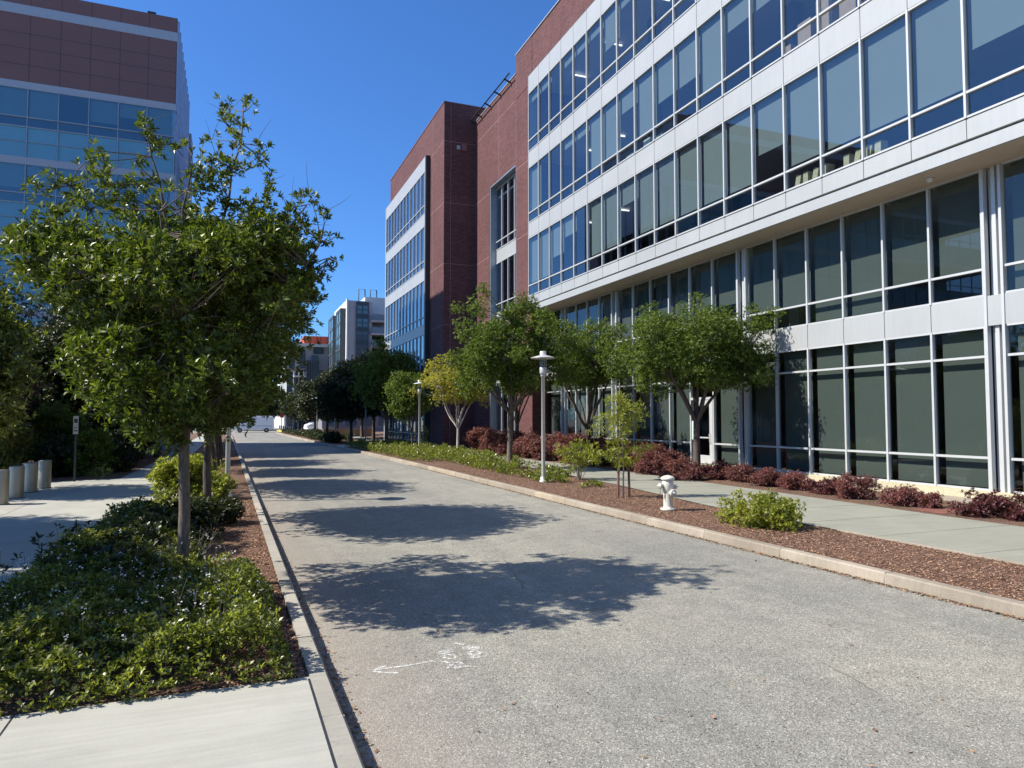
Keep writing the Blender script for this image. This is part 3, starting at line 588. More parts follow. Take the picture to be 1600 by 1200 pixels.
for i in range(80):
    y=RNG.uniform(6.3,12.5); x=RNG.uniform(bedx(y),.25-max(0,(y-9)*.15)); p=Vector((x,y,.14)); a=RNG.uniform(0,6.28); l=RNG.uniform(.25,.55)
    q=p+Vector((math.cos(a)*l*.45,math.sin(a)*l*.45,l)); m=(p+q)/2+Vector((math.cos(a)*-.06,math.sin(a)*-.06,.05)); b.tube([p,m,q],[.004,.003,.0015],4,False)
    for j in range(2):
        q2=m.lerp(q,random.random())+Vector((random.uniform(-.12,.12),random.uniform(-.12,.12),random.uniform(.02,.12))); b.tube([m,q2],[.002,.001],3,False)
tag(b.build('dry_stems',M['twig']),kind='stuff')
# ground cover further along the left bed and in the right strip
pts=[];hs=[]
for i in range(2600):
    y=RNG.uniform(14.5,36); x=RNG.uniform(bedx(y)-.05,lerpx(KL,y)-.75-.5*nz(y,3))
    if nz(x*1.5,y*.8)<.45: continue
    pts.append((x,y)); hs.append(.14+.4*RNG.random()*nz(x*3,y*3))
cover('far_left_ground_cover',pts,hs,M['leaf_ground'],.09,6)
pts=[];hs=[]
for i in range(12000):
    y=RNG.uniform(19,53)**1.0; w=RNG.random(); x0=lerpx(KR,y)+.35; x1=lerpx(RI,y)-.1; x=x0+(x1-x0)*w
    d=min(1,(y-19)/13); 
    if nz(x*1.2,y*.5)<.62-.55*d: continue
    if y<33 and w<.35: continue
    pts.append((x,y)); hs.append(.14+(.10+.32*d)*RNG.random()*(.5+nz(x*2,y)))
cover('right_strip_ground_cover',pts,hs,M['leaf_ground'],.10,6)
pts=[];hs=[]
for i in range(1500):
    y=RNG.uniform(66,108); x=lerpx(KR,y)+RNG.uniform(.4,3.5); pts.append((x,y)); hs.append(.15+.4*RNG.random())
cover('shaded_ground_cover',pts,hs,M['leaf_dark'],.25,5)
# mulch chips, leaf litter, gutter weeds
def chips(name,n,fx,m,s=(.006,.017),z=.127):
    C=np.array([fx() for _ in range(n)]); C=np.c_[C,np.full(n,z)+RNG.uniform(0,.012,n)]
    a=RNG.uniform(0,2*PI,n); t=RNG.normal(0,.35,n); d=np.c_[np.cos(a),np.sin(a),t*.6]; e=np.c_[-np.sin(a),np.cos(a),RNG.normal(0,.35,n)]
    L=RNG.uniform(s[0],s[1],n)[:,None]; W=L*RNG.uniform(.25,.6,(n,1))
    V=np.stack([C-d*L-e*W,C+d*L-e*W,C+d*L+e*W,C-d*L+e*W],1).reshape(-1,3); return tag(leafobj(name,V,m),kind='stuff')
def fr():
    y=4+ (RNG.random()**1.6)*26; return (RNG.uniform(lerpx(KR,y)+.18,lerpx(RI,y)+.03),y)
chips('mulch_chips',60000,fr,M['chip'])
def fl():
    y=5.98+(RNG.random()**1.4)*14; return (lerpx(KL,y)-.16-abs(RNG.normal(0,.45)),y)
chips('mulch_chips',14000,fl,M['chip'],z=.12)
chips('gutter_litter',4200,lambda:(lambda y:(lerpx(KR,y)-abs(RNG.normal(0,.045))-.008,y))(3+RNG.random()**1.5*30),M['litter'],(.008,.024),.006)
chips('gutter_litter',1500,lambda:(lambda y:(lerpx(KL,y)+abs(RNG.normal(0,.06))+.01,y))(2.6+RNG.random()**1.5*16),M['litter'],(.006,.02),.006)
chips('scattered_leaves',500,lambda:(RNG.uniform(.9,8),3+RNG.random()**1.3*28),M['litter'],(.006,.018),.006)
pts=[];hs=[]
for i in range(260):
    y=2.9+abs(RNG.normal(0,.55)); pts.append((lerpx(KL,y)+abs(RNG.normal(.03,.05)),y)); hs.append(.0)
C=np.array([(x,y,RNG.uniform(.005,.06)) for x,y in pts]); V=rosettes(C,RNG.normal(0,.4,C.shape)+np.array([0,0,1.]),.045,6,w=.22); V[:,2]=np.maximum(V[:,2],.005)
tag(leafobj('gutter_weeds',V,M['leaf_olive']),kind='stuff')
# ------------------------------------------------------------------ the white and red brick building on the right
XU=16.5; XL=17.6; YE=38.53; BAY=1.5
bl=empty('office_building',(XU,25,0),0,'long red brick office building with white panel bands and rows of dark windows','building')
def part(mb,name,m,par=bl,bevel=0,**kw):
    off=par.matrix_basis.translation if False else Vector(par.location)
    mb.v=[(x-off.x,y-off.y,z-off.z) for x,y,z in mb.v]; return mb.build(name,m,par,bevel)
Y0=-14
b=MB()
b.box(16.72,40,Y0,YE+.02,22.95,25.5)                     # parapet brick above the bands
b.box(16.70,24,YE+.02,41.1,.0,25.5)                      # corner pier
b.box(16.70,24,41.1,49.2,18.4,24.3)                      # lower middle wall, above the tall opening
b.box(16.70,24,46.0,49.2,0,18.4)
b.box(24,40,YE+.02,49.2,0,24.3)
part(b,'brick_wall',M['brick'])
b=MB()
for (z0,z1) in ((21.83,22.95),(17.26,18.23),(12.99,13.9),(8.95,9.47)):
    b.box(XU-.03,XU+.14,Y0,YE,z0,z1)
b.box(XU-.03,XU+.5,YE,YE+.08,8.5,22.95)
b.box(XU+.10,XU+.14,Y0,YE,8.84,8.95); b.box(XU-.12,XU+.14,Y0,YE,8.52,8.84)
part(b,'white_band',M['white'])
b=MB()
k=0; y=YE
while y>Y0:
    for (z0,z1) in ((21.83,22.95),(17.26,18.23),(12.99,13.9),(8.95,9.47)):
        b.box(XU-.034,XU-.02,y-.008,y+.008,z0,z1)
    y-=BAY
b.box(XU+.06,XU+.099,Y0,YE,8.85,8.94)
for z in (22.93,21.845,18.215,17.275,13.885,13.005,9.455): b.box(XU-.036,XU-.02,Y0,YE,z-.008,z+.008)
part(b,'panel_joints',M['dark'])
b=MB(); b.box(XU-.08,XL+.5,Y0,YE,8.50,8.518); part(b,'soffit',M['soffit'])
b=MB(); b.box(16.66,40.04,Y0-.04,YE+2.6,25.5,25.56); b.box(16.66,24,41.1+.02,49.2,24.3,24.35); part(b,'coping',M['white'])
b=MB(); b.box(16.72,40,Y0,YE,25.2,25.5-.002); b.v=[];b.f=[];b.n=0;b.sm=[]
b.box(16.6,40,Y0,YE,22.2,22.9); 
part(b,'roof',M['ceiling'])
b=MB()
for z0,z1 in ((17.75,17.95),(13.4,13.6),(8.55,8.85),(4.75,4.95)):
    b.box((XU+.2) if z0>8 else XL+.16,30,Y0,YE,z0,z1)
part(b,'floor_slab',M['ceiling'])
b=MB(); b.box(24.5,24.7,Y0,YE,0,22.2); b.box(17.0,40,Y0-.2,Y0,0,22.9)
for y in np.arange(Y0+6,YE,9.3): b.box(19.2,19.7,y,y+.5,0,22.2)
for y in np.arange(Y0+3,YE,12.2): 
    for z in (9.0,13.6,17.95): b.box(21,24.5,y,y+.12,z,z+3.8)
part(b,'interior_wall',M['interior'])
# window prototypes. local frame: origin at bay's near bottom corner, +Y along facade, glass at x=0
def window_proto(h,rail,wid=BAY,mull=.03,gm='glass_up',rails=None,low=False):
    f=MB(); rails=rails or [rail]
    f.box(-.07,.05,-mull,mull,0,h); f.box(-.05,.05,mull,wid-mull,0,.05); f.box(-.05,.05,mull,wid-mull,h-.05,h)
    for r in rails: f.box(-.055,.05,mull,wid-mull,r-.03,r+.03)
    fo=f.build('window',M['frame'])
    g=MB(); zs=[.05]+[v for r in rails for v in (r-.03,r+.03)]+[h-.05]
    for i in range(0,len(zs),2): g.add([(.012,mull,zs[i]),(.012,wid-mull,zs[i]),(.012,wid-mull,zs[i+1]),(.012,mull,zs[i+1])],[(0,3,2,1)])
    g.build('pane',M[gm],fo); return fo
def blind(h,drop,wid,m,dx=.16,side=.07):
    b=MB(); b.box(dx,dx+.006,side,wid-side,h-drop,h-.06); b.box(dx-.012,dx+.02,side,wid-side,h-drop-.03,h-drop); b.box(dx-.03,dx+.05,side,wid-side,h-.08,h-.01); return b.build('blind',m)
def place(proto,blinds,y,z,x=XU,par=bl):
    o=proto if not proto.get('used') else None
    if o is None: 
        o=proto.copy(); COL.objects.link(o)
        for ch in proto.children:
            if ch.name.startswith('pane'): c=ch.copy(); COL.objects.link(c); c.parent=o
    proto['used']=1
    if 'used' in o and o is not proto: del o['used']
    o.parent=par; o.location=(x-par.location.x,y-par.location.y,z-par.location.z)
    if blinds is not None:
        c=blinds.copy() if blinds.get('used') else blinds
        if c is not blinds: COL.objects.link(c)
        blinds['used']=1; c.parent=o; c.location=(0,0,0)
    return o
lev=[(18.23,21.83,.66),(13.9,17.26,.58),(9.47,12.99,.63)]
rnd=random.Random(11)
NB=int((YE-Y0)/BAY)
def vis_limit(level): return (8.0,12.0,16.5)[level] if False else None
ymin_vis=[17.0,11.5,9.6]
for li,(z0,z1,rl) in enumerate(lev):
    h=z1-z0; proto=window_proto(h,rl); full=h-rl
    drops=[full*.92,full*.62,full*.35,full*.18,h-.1]
    bls=[blind(h,d,BAY,M['blind']) for d in drops]; used=set()
    stuff_y=[]
    for k in range(NB):
        y=YE-BAY*(k+1)
        if y+BAY<ymin_vis[li] - 0 and li!=0 or (li==0 and y+BAY<17): stuff_y.append(y); continue
        if li==2: j=(0 if y<24 or rnd.random()<.7 else rnd.choice([1,2,None])) if y>11.4 else 1; j=1 if 17.3<y<18.9 else j
        elif li==1: j=rnd.choices([0,1,2,3,None],[3,3,3,2,5])[0]
        else: j=rnd.choices([0,1,2,3,None],[1,2,3,3,6])[0]
        if li==1 and y<17: j=3
        place(proto,None if j is None else bls[j],y,z0); 
        if j is not None: used.add(j)
    for j,bb in enumerate(bls):
        if j not in used: bpy.data.objects.remove(bb)
    if stuff_y:
        f=MB(); g=MB(); 
        for y in stuff_y: f.box(XU-.07,XU+.05,y-.03,y+.03,z0,z1)
        ya,yb=min(stuff_y),max(stuff_y)+BAY; f.box(XU-.05,XU+.05,ya,yb,z0+rl-.03,z0+rl+.03); f.box(XU-.05,XU+.05,ya,yb,z0,z0+.05); f.box(XU-.05,XU+.05,ya,yb,z1-.05,z1)
        g.add([(XU+.012,ya,z0),(XU+.012,yb,z0),(XU+.012,yb,z1),(XU+.012,ya,z1)],[(0,3,2,1)])
        o=part(f,'window_row',M['frame']); o['kind']='stuff'; o=part(g,'window_row_glass',M['glass_up']); o['kind']='stuff'
# lower two storeys, set back
cols=[11.72,21.0,30.35,36.1]
def lowbays():
    out=[]; 
    for a,c in ((2.45,11.72),(11.72,21.0),(21.0,30.35),(30.35,36.1),(36.1,38.6)):
        n=max(1,round((c-a-.5)/1.47)); w=(c-a-.5)/n
        for i in range(n): out.append((a+.25+w*i,w))
    return out
for c in cols+[2.45]:
    f2=MB()
    f2.box(XL-.08,XL+.06,c-.25,c-.18,.38,8.5); f2.box(XL-.08,XL+.06,c+.18,c+.25,.38,8.5); f2.box(XL+.13,XL+.2,c-.18,c+.18,.38,8.5); f2.box(XL+.02,XL+.13,c-.05,c+.05,.38,8.5)
    part(f2,'column_cover',M['frame'])
b=MB(); b.box(XL-.05,XL+.1,2.6,38.6,4.51,5.26); b.box(XL-.04,XL+.1,Y0,2.2,.38,8.5); part(b,'white_band',M['white'])
b=MB()
for y,w in lowbays(): b.box(XL-.055,XL-.04,y-.007,y+.007,4.52,5.25)
part(b,'panel_joints',M['dark'])
protos={}
for y,w in lowbays():
    key=round(w,3)
    if key not in protos:
        protos[key]=(window_proto(3.24,.69,w,gm='glass_lo'),window_proto(4.11,0,w,gm='glass_lo',rails=[.82,3.35]),
          [blind(3.24,d,w,M['blind_dark'],.22,.09) for d in (2.5,1.9,1.4,3.1)],[blind(4.11,4.02,w,M['blind_dark'],.22,.11)],set())
    p2,p1,b2,b1,us=protos[key]
    j=rnd.choices([0,1,2,3,None],[7,3,2,1,1])[0]
    if 12<y<21: j=[0,3,3,0,0,0][min(5,int((y-12)/1.5))]; 
    place(p2,None if j is None else b2[j],y,5.26,XL)
    if j is not None: us.add(j)
    if 22.5<y<24.0: dy,dw=y,w; p1['used']=1 if p1.get('used') else 0; continue
    place(p1,b1[0],y,.40,XL)
for key,(p2,p1,b2,b1,us) in protos.items():
    for j,bb in enumerate(b2):
        if j not in us: bpy.data.objects.remove(bb)
    for q in (p2,p1):
        if not q.get('used'):
            for ch in list(q.children): bpy.data.objects.remove(ch)
            bpy.data.objects.remove(q)
    if b1[0].parent is None: bpy.data.objects.remove(b1[0])
for o in bpy.data.objects:
    if 'used' in o: del o['used']
# door
d=MB(); y0,y1=dy+.03,dy+dw-.03; 
d.box(XL-.07,XL+.05,dy-.03,dy+.03,.40,4.51)
d.box(XL-.06,XL+.05,dy+.03,dy+dw-.03,4.45,4.51); d.box(XL-.06,XL+.05,dy+.03,dy+dw-.03,2.95,3.05)
part(d,'door_frame',M['frame'])
g=MB(); g.add([(XL+.01,dy,3.05),(XL+.01,dy+dw,3.05),(XL+.01,dy+dw,4.45),(XL+.01,dy,4.45)],[(0,3,2,1)]); part(g,'transom_pane',M['glass_lo'])
d=MB(); a,c=dy+.06,dy+dw-.28
d.box(XL-.06,XL-.01,a,a+.2,.42,2.93); d.box(XL-.06,XL-.01,c-.2,c,.42,2.93); d.box(XL-.06,XL-.01,a+.2,c-.2,2.72,2.93); d.box(XL-.06,XL-.01,a+.2,c-.2,.42,.75); d.box(XL-.06,XL-.01,a+.2,c-.2,1.42,1.47)
d.box(XL-.06,XL+.04,c+.02,c+.06,.42,2.95)
door=part(d,'door',M['frame'])
off=Vector(bl.location)
g=MB(); g.add([(XL-.03-off.x,a+.2-off.y,.75),(XL-.03-off.x,c-.2-off.y,.75),(XL-.03-off.x,c-.2-off.y,2.72),(XL-.03-off.x,a+.2-off.y,2.72)],[(0,3,2,1)]); g.build('pane',M['glass_lo'],door)
g=MB(); yh=a+.13-off.y; xh=XL-.06-off.x
g.tube([(xh,yh,1.25),(xh-.07,yh,1.25),(xh-.07,yh,1.6),(xh,yh,1.6)],.013,8); g.build('handle',M['steel'],door)
n=MB(); n.box(XL-.02,XL-.005,c+.08,c+.27,1.35,2.1); no=part(n,'notice',M['poster'],bl)
b=MB(); b.box(XL-.32,XL+.1,9.6,38.4,.10,.398); b.box(XL-.32,XL+.1,Y0,9.6,.10,.32); part(b,'plinth',M['plinth'])
b=MB(); b.box(XL-.9,XL-.33,13.8,14.2,.1,.32); b.box(XL-.75,XL-.32,10.0,13.9,.1,.22)
part(b,'step',M['kerb'])
b=MB()
b.tube([(16.3,41.3,24.35),(16.3,49.0,24.35)],.05,6)
for y in (42,43.9,45.8,47.7,48.9): b.tube([(16.75,y,24.1),(16.2,y,24.3)],.06,5)
part(b,'roof_rail',M['dark'])
# tall recessed window opening in the middle wall
b=MB(); XR=17.15
b.box(16.72,XR+.1,45.86,45.998,0,18.4); b.box(16.72,XR+.1,41.102,41.2,0,18.4); b.box(16.70,XR,41.2,45.86,18.3,18.398)
part(b,'recess_lining',simple('lining_metal',(.28,.33,.37),.35,.5))
b=MB()
for z0,z1 in ((18.2,18.3),(12.99,13.9),(8.5,9.47),(4.51,5.26),(0,.4)):
    b=MB(); b.box(XR-.02,XR+.1,41.2,45.86,z0,z1); part(b,'spandrel_panel',M['white'])
for (z0,z1,rl) in ((13.9,18.2,.58),(9.47,12.99,.63),(5.26,8.5,.69),(.4,4.51,.8)):
    w=4.66/4; pr=window_proto(z1-z0,rl,w,gm='glass_up')
    for k in range(4): place(pr,None,41.2+w*k,z0,XR)
for o in bpy.data.objects:
    if 'used' in o: del o['used']
b=MB(); b.box(19.5,19.6,41.2,46,0,18.4)
for z in (17.6,13.3,8.9,4.8): b.box(XR+.15,19.5,41.2,45.9,z,z+.2)
part(b,'interior_wall',M['interior'])
b=MB(); b.lathe([(0.001,-.12),(.07,-.1),(.1,-.04),(.1,0),(.001,0)],(16.95,12.9,8.5),14); part(b,'security_camera',M['frame'])
# ceiling lights seen through the glass
m_,nt_,b_,o_=mat('ceiling_lamp'); b_.inputs['Emission Color'].default_value=(1,.97,.9,1); b_.inputs['Emission Strength'].default_value=1.6; b_.inputs['Base Color'].default_value=(.8,.8,.8,1)
cl0=None
for z,xx,ys in ((22.1,18.6,(20.2,23.4,27.6,32.0,35.8)),(22.1,21.0,(21.9,29.8)),(17.7,19.4,(33.1,35.6)),(13.35,19.2,(32.4,35.2))):
    for y in ys:
        if cl0 is None: q=MB(); q.box(-.5,.5,-.04,.04,-.05,0); cl0=q.build('ceiling_light',m_,bl); o=cl0
        else: o=cl0.copy(); COL.objects.link(o)
        o.location=(xx-bl.location.x,y-bl.location.y,z-bl.location.z)
# things on the window sills inside
def thing_box(name,x,y,z,w,d,h,m,label,cat,rz=0,group=None,bev=.004,tilt=0):
    b=MB(); b.box(-w/2,w/2,-d/2,d/2,0,h); b.box(-w/2-.003,w/2+.003,-d/2-.003,d/2+.003,h*.72,h*.78)
    o=b.build(name,m,None,bev); o.location=(x,y,z); o.rotation_euler=(tilt,0,rz); return tag(o,label,cat,group)
bd=MB(); bd.box(-.14,.14,-.10,.10,0,.40); bd.box(-.143,-.139,-.07,.07,.05,.18)
def binder(y,z,i,lb,t=0):
    o=bproto if i==0 else bproto.copy()
    if i: COL.objects.link(o)
    o.location=(XU+.28,y,z); o.rotation_euler=(t,0,0); tag(o,lb,'file binder','tan file binders leaning behind the third floor windows'); return o
bproto=bd.build('file_binder',M['binder'],None,.004)
ords=['first','second','third','fourth','fifth','sixth','seventh','eighth','ninth','tenth']
for i in range(8):
    y=14.2+i*.36+(0.5 if i>3 else 0); binder(y,9.53,i,'%s tan file binder from the right in the leaning row on the third floor sill'%ords[i],.22*(1 if i%3 else .1))
for i,(y,z,w,h,lb) in enumerate([(16.2,13.96,.6,1.3,'large cardboard carton stacked at the fourth floor window right of the white column'),(17.0,13.96,.55,.95,'lower cardboard carton left of the large one at the fourth floor window'),(15.3,13.96,.6,1.0,'cardboard carton at the right end of the fourth floor row'),(17.8,13.96,.42,.5,'smallest cardboard carton at the left end of the fourth floor row')]):
    thing_box('cardboard_carton',XU+.55,y,z,.4,w,h,M['card'],lb,'carton',group='cardboard cartons behind the fourth floor windows')
for i,(y,z,w,h,lb) in enumerate([(25.2,13.96,.7,.3,'flat white box on the fourth floor sill, right of the others'),(26.0,13.96,.5,.45,'white storage box on the fourth floor sill in the middle of three'),(27.4,13.96,.6,.28,'flat white box on the fourth floor sill, left of the others')]):
    thing_box('storage_box',XU+.4,y,z,.35,w,h,M['paperw'],lb,'storage box')
# ------------------------------------------------------------------ brick wing with blue glass
wg=empty('brick_wing',(14.3,58,0),0,'projecting red brick wing with blue reflecting glass bands beyond the main building','building')
X2=14.3; YA,YB=49.2,67.9
b=MB(); b.box(X2,17,YA,53.1,0,25.5); b.box(X2,17,53.1,YB,22.6,25.5); b.box(17,40,YA+.01,YB,0,25.5)
part(b,'brick_wall',M['brick'],wg)
b=MB(); b.box(X2-.04,40,YA-.04,YB+.04,25.5,25.56); part(b,'coping',M['brownpanel'],wg)
XG=13.95
b=MB()
for z0,z1 in ((21.6,22.75),(17.26,18.23),(12.99,13.9),(8.75,9.47)): b.box(XG-.03,XG+.3,53.2,YB+.2,z0,z1)
b.box(XG-.04,17,YB,YB+.3,0,22.75); b.box(XG-.05,X2,53.12,53.22,4.5,22.8)
part(b,'white_band',M['white'],wg)
b=MB(); b.box(XG+.0,17.1,53.0,53.1,0,22.8); b.box(XG+.9,17,53.1,YB,0,22.5); part(b,'dark_reveal',M['dark'],wg)
def windows_row(z0,z1,rl,ya,yb,x,n,gm,par):
    w=(yb-ya)/n; pr=window_proto(z1-z0,rl,w,.02,gm)
    for k in range(n): place(pr,None,ya+w*k,z0,x,par)
for z0,z1,rl in ((18.23,21.6,.66),(13.9,17.26,.58),(9.47,12.99,.63),(4.6,8.75,.6),(.4,4.4,.6)):
    windows_row(z0,z1,rl,53.22,YB,XG,12,'glass_bl',wg)
for o in bpy.data.objects:
    if 'used' in o: del o['used']
b=MB(); b.box(XG-.0,XG+.3,53.22,YB,4.4,4.6); b.box(XG-1.2,XG,56,62,4.42,4.55); part(b,'canopy',M['white'],wg)
b=MB(); b.box(15.6,16.0,YA-.14,YA,22.0,22.5); part(b,'wall_box',M['brownpanel'],wg)
b=MB(); b.box(15.25,15.5,YA-.1,YA,22.05,22.35); part(b,'wall_light',M['white'],wg)
b=MB()
for z in (22.6,18.0,13.5,9.0): b.box(X2-.004,X2+.002,YA,53.0,z-.012,z+.012); b.box(X2,16.7,YA-.004,YA+.002,z-.012,z+.012)
b.box(X2+.5,X2+.52,YA-.004,YA+.002,0,25.4); b.box(X2-.004,X2+.002,52.3,52.32,0,25.4)
part(b,'control_joint',simple('joint_pale',(.33,.22,.2),.9),wg)
b=MB()
for z in (22.6,18.0,13.5,9.0): b.box(16.696,16.702,YE+.1 if z>18.4 else 46.1,41.0 if z>25 else 49.1,z-.012,z+.012)
for z in (22.6,18.0,13.5,9.0): b.box(16.696,16.702,YE+.1,41.08,z-.012,z+.012)
b.box(16.696,16.702,44.2,44.22,18.5,24.2); b.box(16.696,16.702,41.09,41.11,18.4,24.2)
part(b,'control_joint',simple('joint_pale2',(.33,.22,.2),.9),bl)
# ------------------------------------------------------------------ building on the left
LY=52.; LX=-3.75; lb_=empty('left_building',(-12,LY+6,0),0,'tall office block with brown panel top and blue green glass at the upper left','building')
ks=LY/50
def lz(z50): return 2.2+(z50-2.2)*ks
zt,zs1,zs0,zb,zw=lz(28.37),lz(27.4),lz(26.8),lz(22.64),lz(22.2)
W0=-42
b=MB(); b.box(W0,LX,LY,LY+14.5,zs1,zt); b.box(W0,LX,LY,LY+14.5,zb,zs0); part(b,'brown_panel_wall',M['brownpanel'],lb_)
b=MB(); b.box(W0,LX+.03,LY-.03,LY+14.5,zs0,zs1); b.box(W0,LX+.03,LY-.03,LY+14.5,zw,zb)
FL=4.65*ks
zz=zw; rows=[]
while zz>1:
    g1=zz; g0=zz-1.75*ks; s0=g0-2.45*ks; rows.append((g0,g1,s0)); zz=s0-.45*ks
    b.box(W0,LX+.03,LY-.03,LY+14.5,zz,s0)
part(b,'white_band',simple('grey_white_band',(.36,.39,.44),.5,0,.04),lb_)
b=MB()
for g0,g1,s0 in rows: b.box(W0+.1,LX,LY,LY+14.5,s0,g0-.62)
part(b,'spandrel',M['spandrel'],lb_)
b=MB()
xs_=[LX-.02-1.68*k for k in range(23)]
for x in xs_:
    b.box(x-.012,x+.012,LY-.004,LY+.01,zs1,zt); b.box(x-.012,x+.012,LY-.004,LY+.01,zb,zs0)
for t in (.25,.5,.72): 
    z=zb+(zs0-zb)*t; b.box(W0,LX,LY-.004,LY+.01,z-.012,z+.012)
part(b,'panel_joints',M['dark'],lb_)
b=MB(); 
for g0,g1,s0 in rows:
    for x in xs_: b.box(x-.028,x+.028,LY-.07,LY+.02,s0,g1)
    for z in (g0,g0-.62): b.box(W0,LX,LY-.06,LY+.02,z-.035,z+.035)
    b.box(W0,LX,LY-.05,LY+.02,(s0+g0)/2-.3,(s0+g0)/2-.26)
part(b,'mullion_grid',simple('mullion_grey',(.30,.34,.38),.4,.2),lb_)
rows_v=rows[:4]
for ri,(g0,g1,s0) in enumerate(rows):
    if ri<4:
        pn=MB(); w=1.61; pn.add([(0,.01,-.6),(w,.01,-.6),(w,.01,g1-g0),(0,.01,g1-g0)],[(0,1,2,3)]); pr=pn.build('window',M['glass_left'],lb_)
        bs=[]
        for d in (1.0,.5,.8): 
            q=MB(); hh=g1-g0; q.box(.02,w-.02,.15,.16,hh*(1-d),hh); bs.append(q.build('blind',M['blind'],None))
        for k in range(14):
            o=pr if k==0 else pr.copy()
            if k: COL.objects.link(o)
            o.parent=lb_; o.location=(xs_[k]-1.645-lb_.location.x,LY-lb_.location.y,g0-lb_.location.z)
            j=rnd.choice([0,0,1,2,None])
            if k<3: j=k
            if j is not None:
                c=bs[j] if bs[j].parent is None else bs[j].copy()
                if c is not bs[j]: COL.objects.link(c)
                c.parent=o
    else:
        g=MB(); g.add([(W0,LY+.01,g0-.6),(LX,LY+.01,g0-.6),(LX,LY+.01,g1),(W0,LY+.01,g1)],[(0,1,2,3)]); part(g,'window_row',M['glass_left'],lb_)['kind']='stuff'
b=MB(); b.box(W0,LX-.2,LY+5,LY+5.2,0,zw)
for g0,g1,s0 in rows: b.box(W0,LX-.1,LY+.1,LY+5,g1-.02,g1+.3)
part(b,'interior_wall',M['interior'],lb_)
b=MB(); b.box(LX-.2,LX,LY+.05,LY+14.5,0,zw); 
for i in range(10): b.box(LX,LX+.12,LY+.4+i*1.45,LY+.46+i*1.45,0,zt)
b.box(LX,LX+.05,LY+.05,LY+14.4,zw,zt-.3)
part(b,'side_cladding',simple('side_panel',(.42,.50,.64),.3,.2),lb_)  # sky reflection of the side glass put into the pale blue
b=MB(); b.box(LX-1.5,LX+.25,LY+14.52,LY+17.5,0,zw+4); part(b,'stair_tower',simple('stair_grey',(.30,.29,.30),.7),lb_)
b=MB(); b.box(-5.6,-5.1,LY+.2,LY+.5,zt,zt+.25); part(b,'roof_fixture',M['dark'],lb_)
# ------------------------------------------------------------------ street furniture
def lamp(x,y,h,label,first=[None]):
    if first[0] is None:
        e=empty('lamp_post',(0,0,0)); H=4.27
        b=MB(); b.lathe([(.14,0),(.14,.05),(.10,.06),(.10,.16),(.085,.17),(.08,.17)],n=20); b.build('base',M['lamp'],e)
        b=MB(); b.lathe([(.062,.05),(.062,3.42),(.085,3.43),(.085,3.5),(.075,3.55),(.0,3.55)],n=20); b.build('pole',M['lamp'],e)
        b=MB(); b.lathe([(.0,3.5),(.105,3.51),(.115,3.55),(.115,3.72),(.10,3.74),(.0,3.74)],n=20)
        for k in range(4): a=PI/4+k*PI/2; b.tube([(.10*math.cos(a),.10*math.sin(a),3.72),(.11*math.cos(a),.11*math.sin(a),4.05)],.01,6)
        b.build('lantern_cage',M['lamp'],e)
        b=MB(); b.lathe([(.09,3.74),(.095,4.02)],n=16); b.build('lantern_glass',M['lampglass'],e)
        b=MB(); b.lathe([(.0,4.03),(.12,4.03),(.40,4.02),(.41,4.03),(.39,4.05),(.22,4.10),(.12,4.13),(.11,4.13),(.11,4.24),(.09,4.26),(0,4.265)],n=28); b.build('lamp_shade',M['lamp'],e)
        first[0]=e; o=e
    else: o=copy_tree(first[0])
    o.location=(x,y,.13); o.scale=(1,1,h/4.27); return tag(o,label,'street lamp','disc topped street lamps')
x,y=gnd(849,753,.13); lamp(x,y,4.3,'pale disc topped lamp post standing in the mulch left of the hydrant')
x,y=gnd(655,708,.13); lamp(x,y,4.4,'second pale lamp post along the right strip, beside the yellow tree')
x,y=gnd(571,693,.13); o=lamp(x,y,4.0,'third pale lamp post on the right, in front of the dark round tree')
x,y=gnd(355,776,.13); lamp(x,y,4.25,'white lamp post on the left, in the mulch behind the two nearest trunks')
x,y=gnd(495,687,.13); lamp(x,y,4.3,'small distant grey lamp post at the dark hedge in the shade')
def pole(px,py,top,label):
    x,y=gnd(px,py,.13); z=aty(px,top,y)[2]; b=MB(); b.tube([(0,0,0),(0,0,z-.13)],.08,8); b.lathe([(.13,0),(.13,.05),(.09,.07)],n=12); o=b.build('metal_post',M['lamp']); o.location=(x,y,.12); tag(o,label,'post')
pole(524,691,637,'plain thin grey post in the shade right of the distant lamp post')
